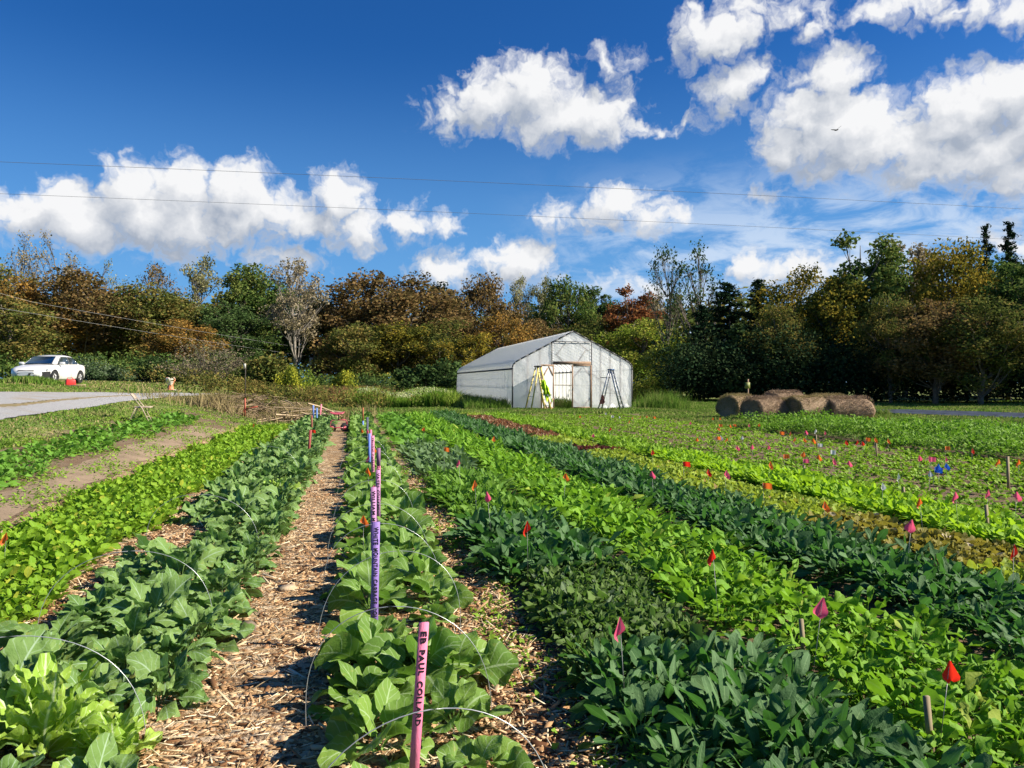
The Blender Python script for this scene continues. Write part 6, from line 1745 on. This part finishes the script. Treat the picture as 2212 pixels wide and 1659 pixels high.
grass('grass', 'meadow grass around the hay bales and to the right edge', 110000, rightg, lambda x, y, rg: .11 + .05 * np.sin(x * .7) * np.sin(y * .5 + x * .2), wv, TL['grass'], 705)
def around(cx, cy, rx, ry):
    return lambda rg, n: (cx + rg.normal(0, rx, n), cy + rg.normal(0, ry, n))
hb = XY(800, 33.6)
grass('tall_weeds', 'tall weeds and grass at the foot of the hay bales', 9000, region((730, 890), (32.2, 34.6), lambda x, y, rg: rg.random(len(x)) < 1), lambda x, y, rg: .22 + .25 * (np.sin(x * 3.1) > .7), lambda x, y: .012 + 0 * x, TL['grass'], 706)
gh = XY(640, 45)
grass('tall_weeds', 'tall seeding weeds at the right corner of the greenhouse', 2600, around(gh[0] + 1.2, gh[1] - .5, .6, .9), lambda x, y, rg: rg.uniform(.3, 1.1, len(x)), lambda x, y: .012 + 0 * x, TL['grass'], 707, lean=.35)
grass('tall_weeds', 'green weeds along the left side of the greenhouse', 12000, lambda rg, n: (rg.uniform(6.3, 8.95, n), rg.uniform(43.2, 62, n)), lambda x, y, rg: (.42 + .22 * np.sin(y * 1.3)) * (1.35 - .3 * (x - 6.3) ** 0), lambda x, y: .018 + 0 * x, TL['grass'], 708, lean=.5)
grass('indoor_weeds', 'grass growing inside the open greenhouse doorway', 3500, lambda rg, n: (rg.uniform(11.2, 14.2, n), 44.6 + 10 * rg.random(n)), lambda x, y, rg: .35 + .25 * np.sin(x * 4), lambda x, y: .03 + 0 * x, TL['grass'], 709)
fx_, fy_ = XY(405, 55)
grass('flowering_patch', 'pale flowering weed patch between the wood and the collards', 26000, region((352, 458), (46, 60), lambda x, y, rg: rg.random(len(x)) < 1), lambda x, y, rg: .85 + .2 * np.sin(x * 1.5), lambda x, y: .028 + 0 * x, TL['lush'], 710)
rg = np.random.default_rng(711)
xx, yy = region((358, 452), (47, 60), lambda x, y, rg: rg.random(len(x)) < 1)(rg, 9000)
P = np.stack([xx, yy, gz(xx, yy) + .82 + .2 * np.sin(xx * 1.5) + rg.normal(0, .08, len(xx))], -1)
V, Q = leafquads(P, .06, rg); tag(mk('flower_heads', V, Q, TL['cream'], tint=np.repeat(rg.random(len(P)), 4)), 'cream flower heads covering the weed patch before the wood', 'flowers', kind='stuff')
rx_, ry_ = XY(338, 60)
grass('dry_red_weeds', 'reddish brown dry weed patch below the utility pole', 9000, around(rx_, ry_, 1.6, 2.0), lambda x, y, rg: 1.1 + 0 * x, lambda x, y: .018 + 0 * x, TL['redgrass'], 712, lean=.35)
vx, vy = XY(8, 36.5)
grass('tall_weeds', 'clump of green weeds in front of the white car', 7000, lambda rg, n: (vx + rg.normal(0, 1.1, n) + 0, vy + rg.normal(0, .6, n)), lambda x, y, rg: .26 + .10 * np.sin(x * 2), lambda x, y: .028 + 0 * x, TL['grass'], 713)

# straw heap and brush pile left of the far end of the rows
def pile(name, label, c, rx, ry, h, n, L, r, mats, seed, cat):
    rg = np.random.default_rng(seed); b = MB()
    for i in range(n):
        a = rg.uniform(0, 6.28); q = rg.random() ** .6
        x = c[0] + math.cos(a) * rx * q; y = c[1] + math.sin(a) * ry * q
        z = float(gz(x, y)) + h * (1 - q ** 1.5) * rg.uniform(.2, 1) + .03
        az = rg.uniform(0, 6.28); el = rg.normal(.05, .25); l = L * rg.uniform(.4, 1.3)
        d = np.array([math.cos(az) * math.cos(el), math.sin(az) * math.cos(el), math.sin(el)])
        p0 = np.array([x, y, z]) - d * l / 2; p1 = np.array([x, y, z]) + d * l / 2
        b.tube(bez(p0, (p0 + p1) / 2 + rg.normal(0, l * .06, 3), p1, 4), np.linspace(r, r * .4, 4) * rg.uniform(.5, 1.4), 4, caps=False)
    return tag(b.build(name, mats), label, cat, kind='stuff')
STK = pm('dry_sticks', (0.34, 0.25, 0.15), (0.20, 0.14, 0.08), 2, .9)
bp_ = XY(268, 33)
pile('brush_pile', 'heap of dry stalks and branches at the far end of the left hand beds', bp_, 2.9, 2.4, 1.0, 560, 1.1, .014, STK, 801, 'brush pile')
pile('brush_pile', 'pale broken branches on the right side of the brush pile', XY(298, 31), 1.7, 1.0, 1.0, 34, 1.7, .035, pm('peeled_branches', (.48, .36, .22), None, 2, .9), 802, 'branches')
grass('dry_grass', 'tangled straw coloured weeds over the brush pile', 9000, around(bp_[0], bp_[1] + .5, 1.8, 1.4), lambda x, y, rg: .45 + .2 * np.sin(x * 2), lambda x, y: .012 + 0 * x, TL['straw'], 803, lean=.8)
cx = bp_[0] + np.random.default_rng(5).normal(0, 2.6, 300); cy = bp_[1] + 2.5 + np.random.default_rng(6).normal(0, 1.4, 300)
clumps('tall_weeds', 'green weeds growing up through the back of the brush pile', cx, cy, np.full(300, 1.3), 9000, .12, TL['olive'], 804)

# rusty red hand pump-like post in the brush, and a plain post
qx, qy = XY(245, 30.5)
e = empty('garden_tool_post', (qx, qy, float(gz(qx, qy))), BR, 'rusty red upright post with a side arm and small white tag at the brush pile', 'post')
RST = pm('rusty_red_paint', (.42, .10, .05), (.28, .07, .04), 6, .7)
b = MB(); b.tube([(0, 0, 0), (0, 0, .75)], .035, 6); b.tube([(0, 0, .32), (.5, 0, .42)], .03, 6); b.tube([(-.15, .1, 0), (0, 0, .5)], .02, 5); b.build('stand', RST, e)
b = MB(); b.tube([(0, 0, .75), (0.02, 0, 2.0)], .02, 5); b.build('rod', BARKD, e)
b = MB(); b.box((0.0, -.03, 2.02), (.045, .01, .10)); b.build('tag', WHP, e)
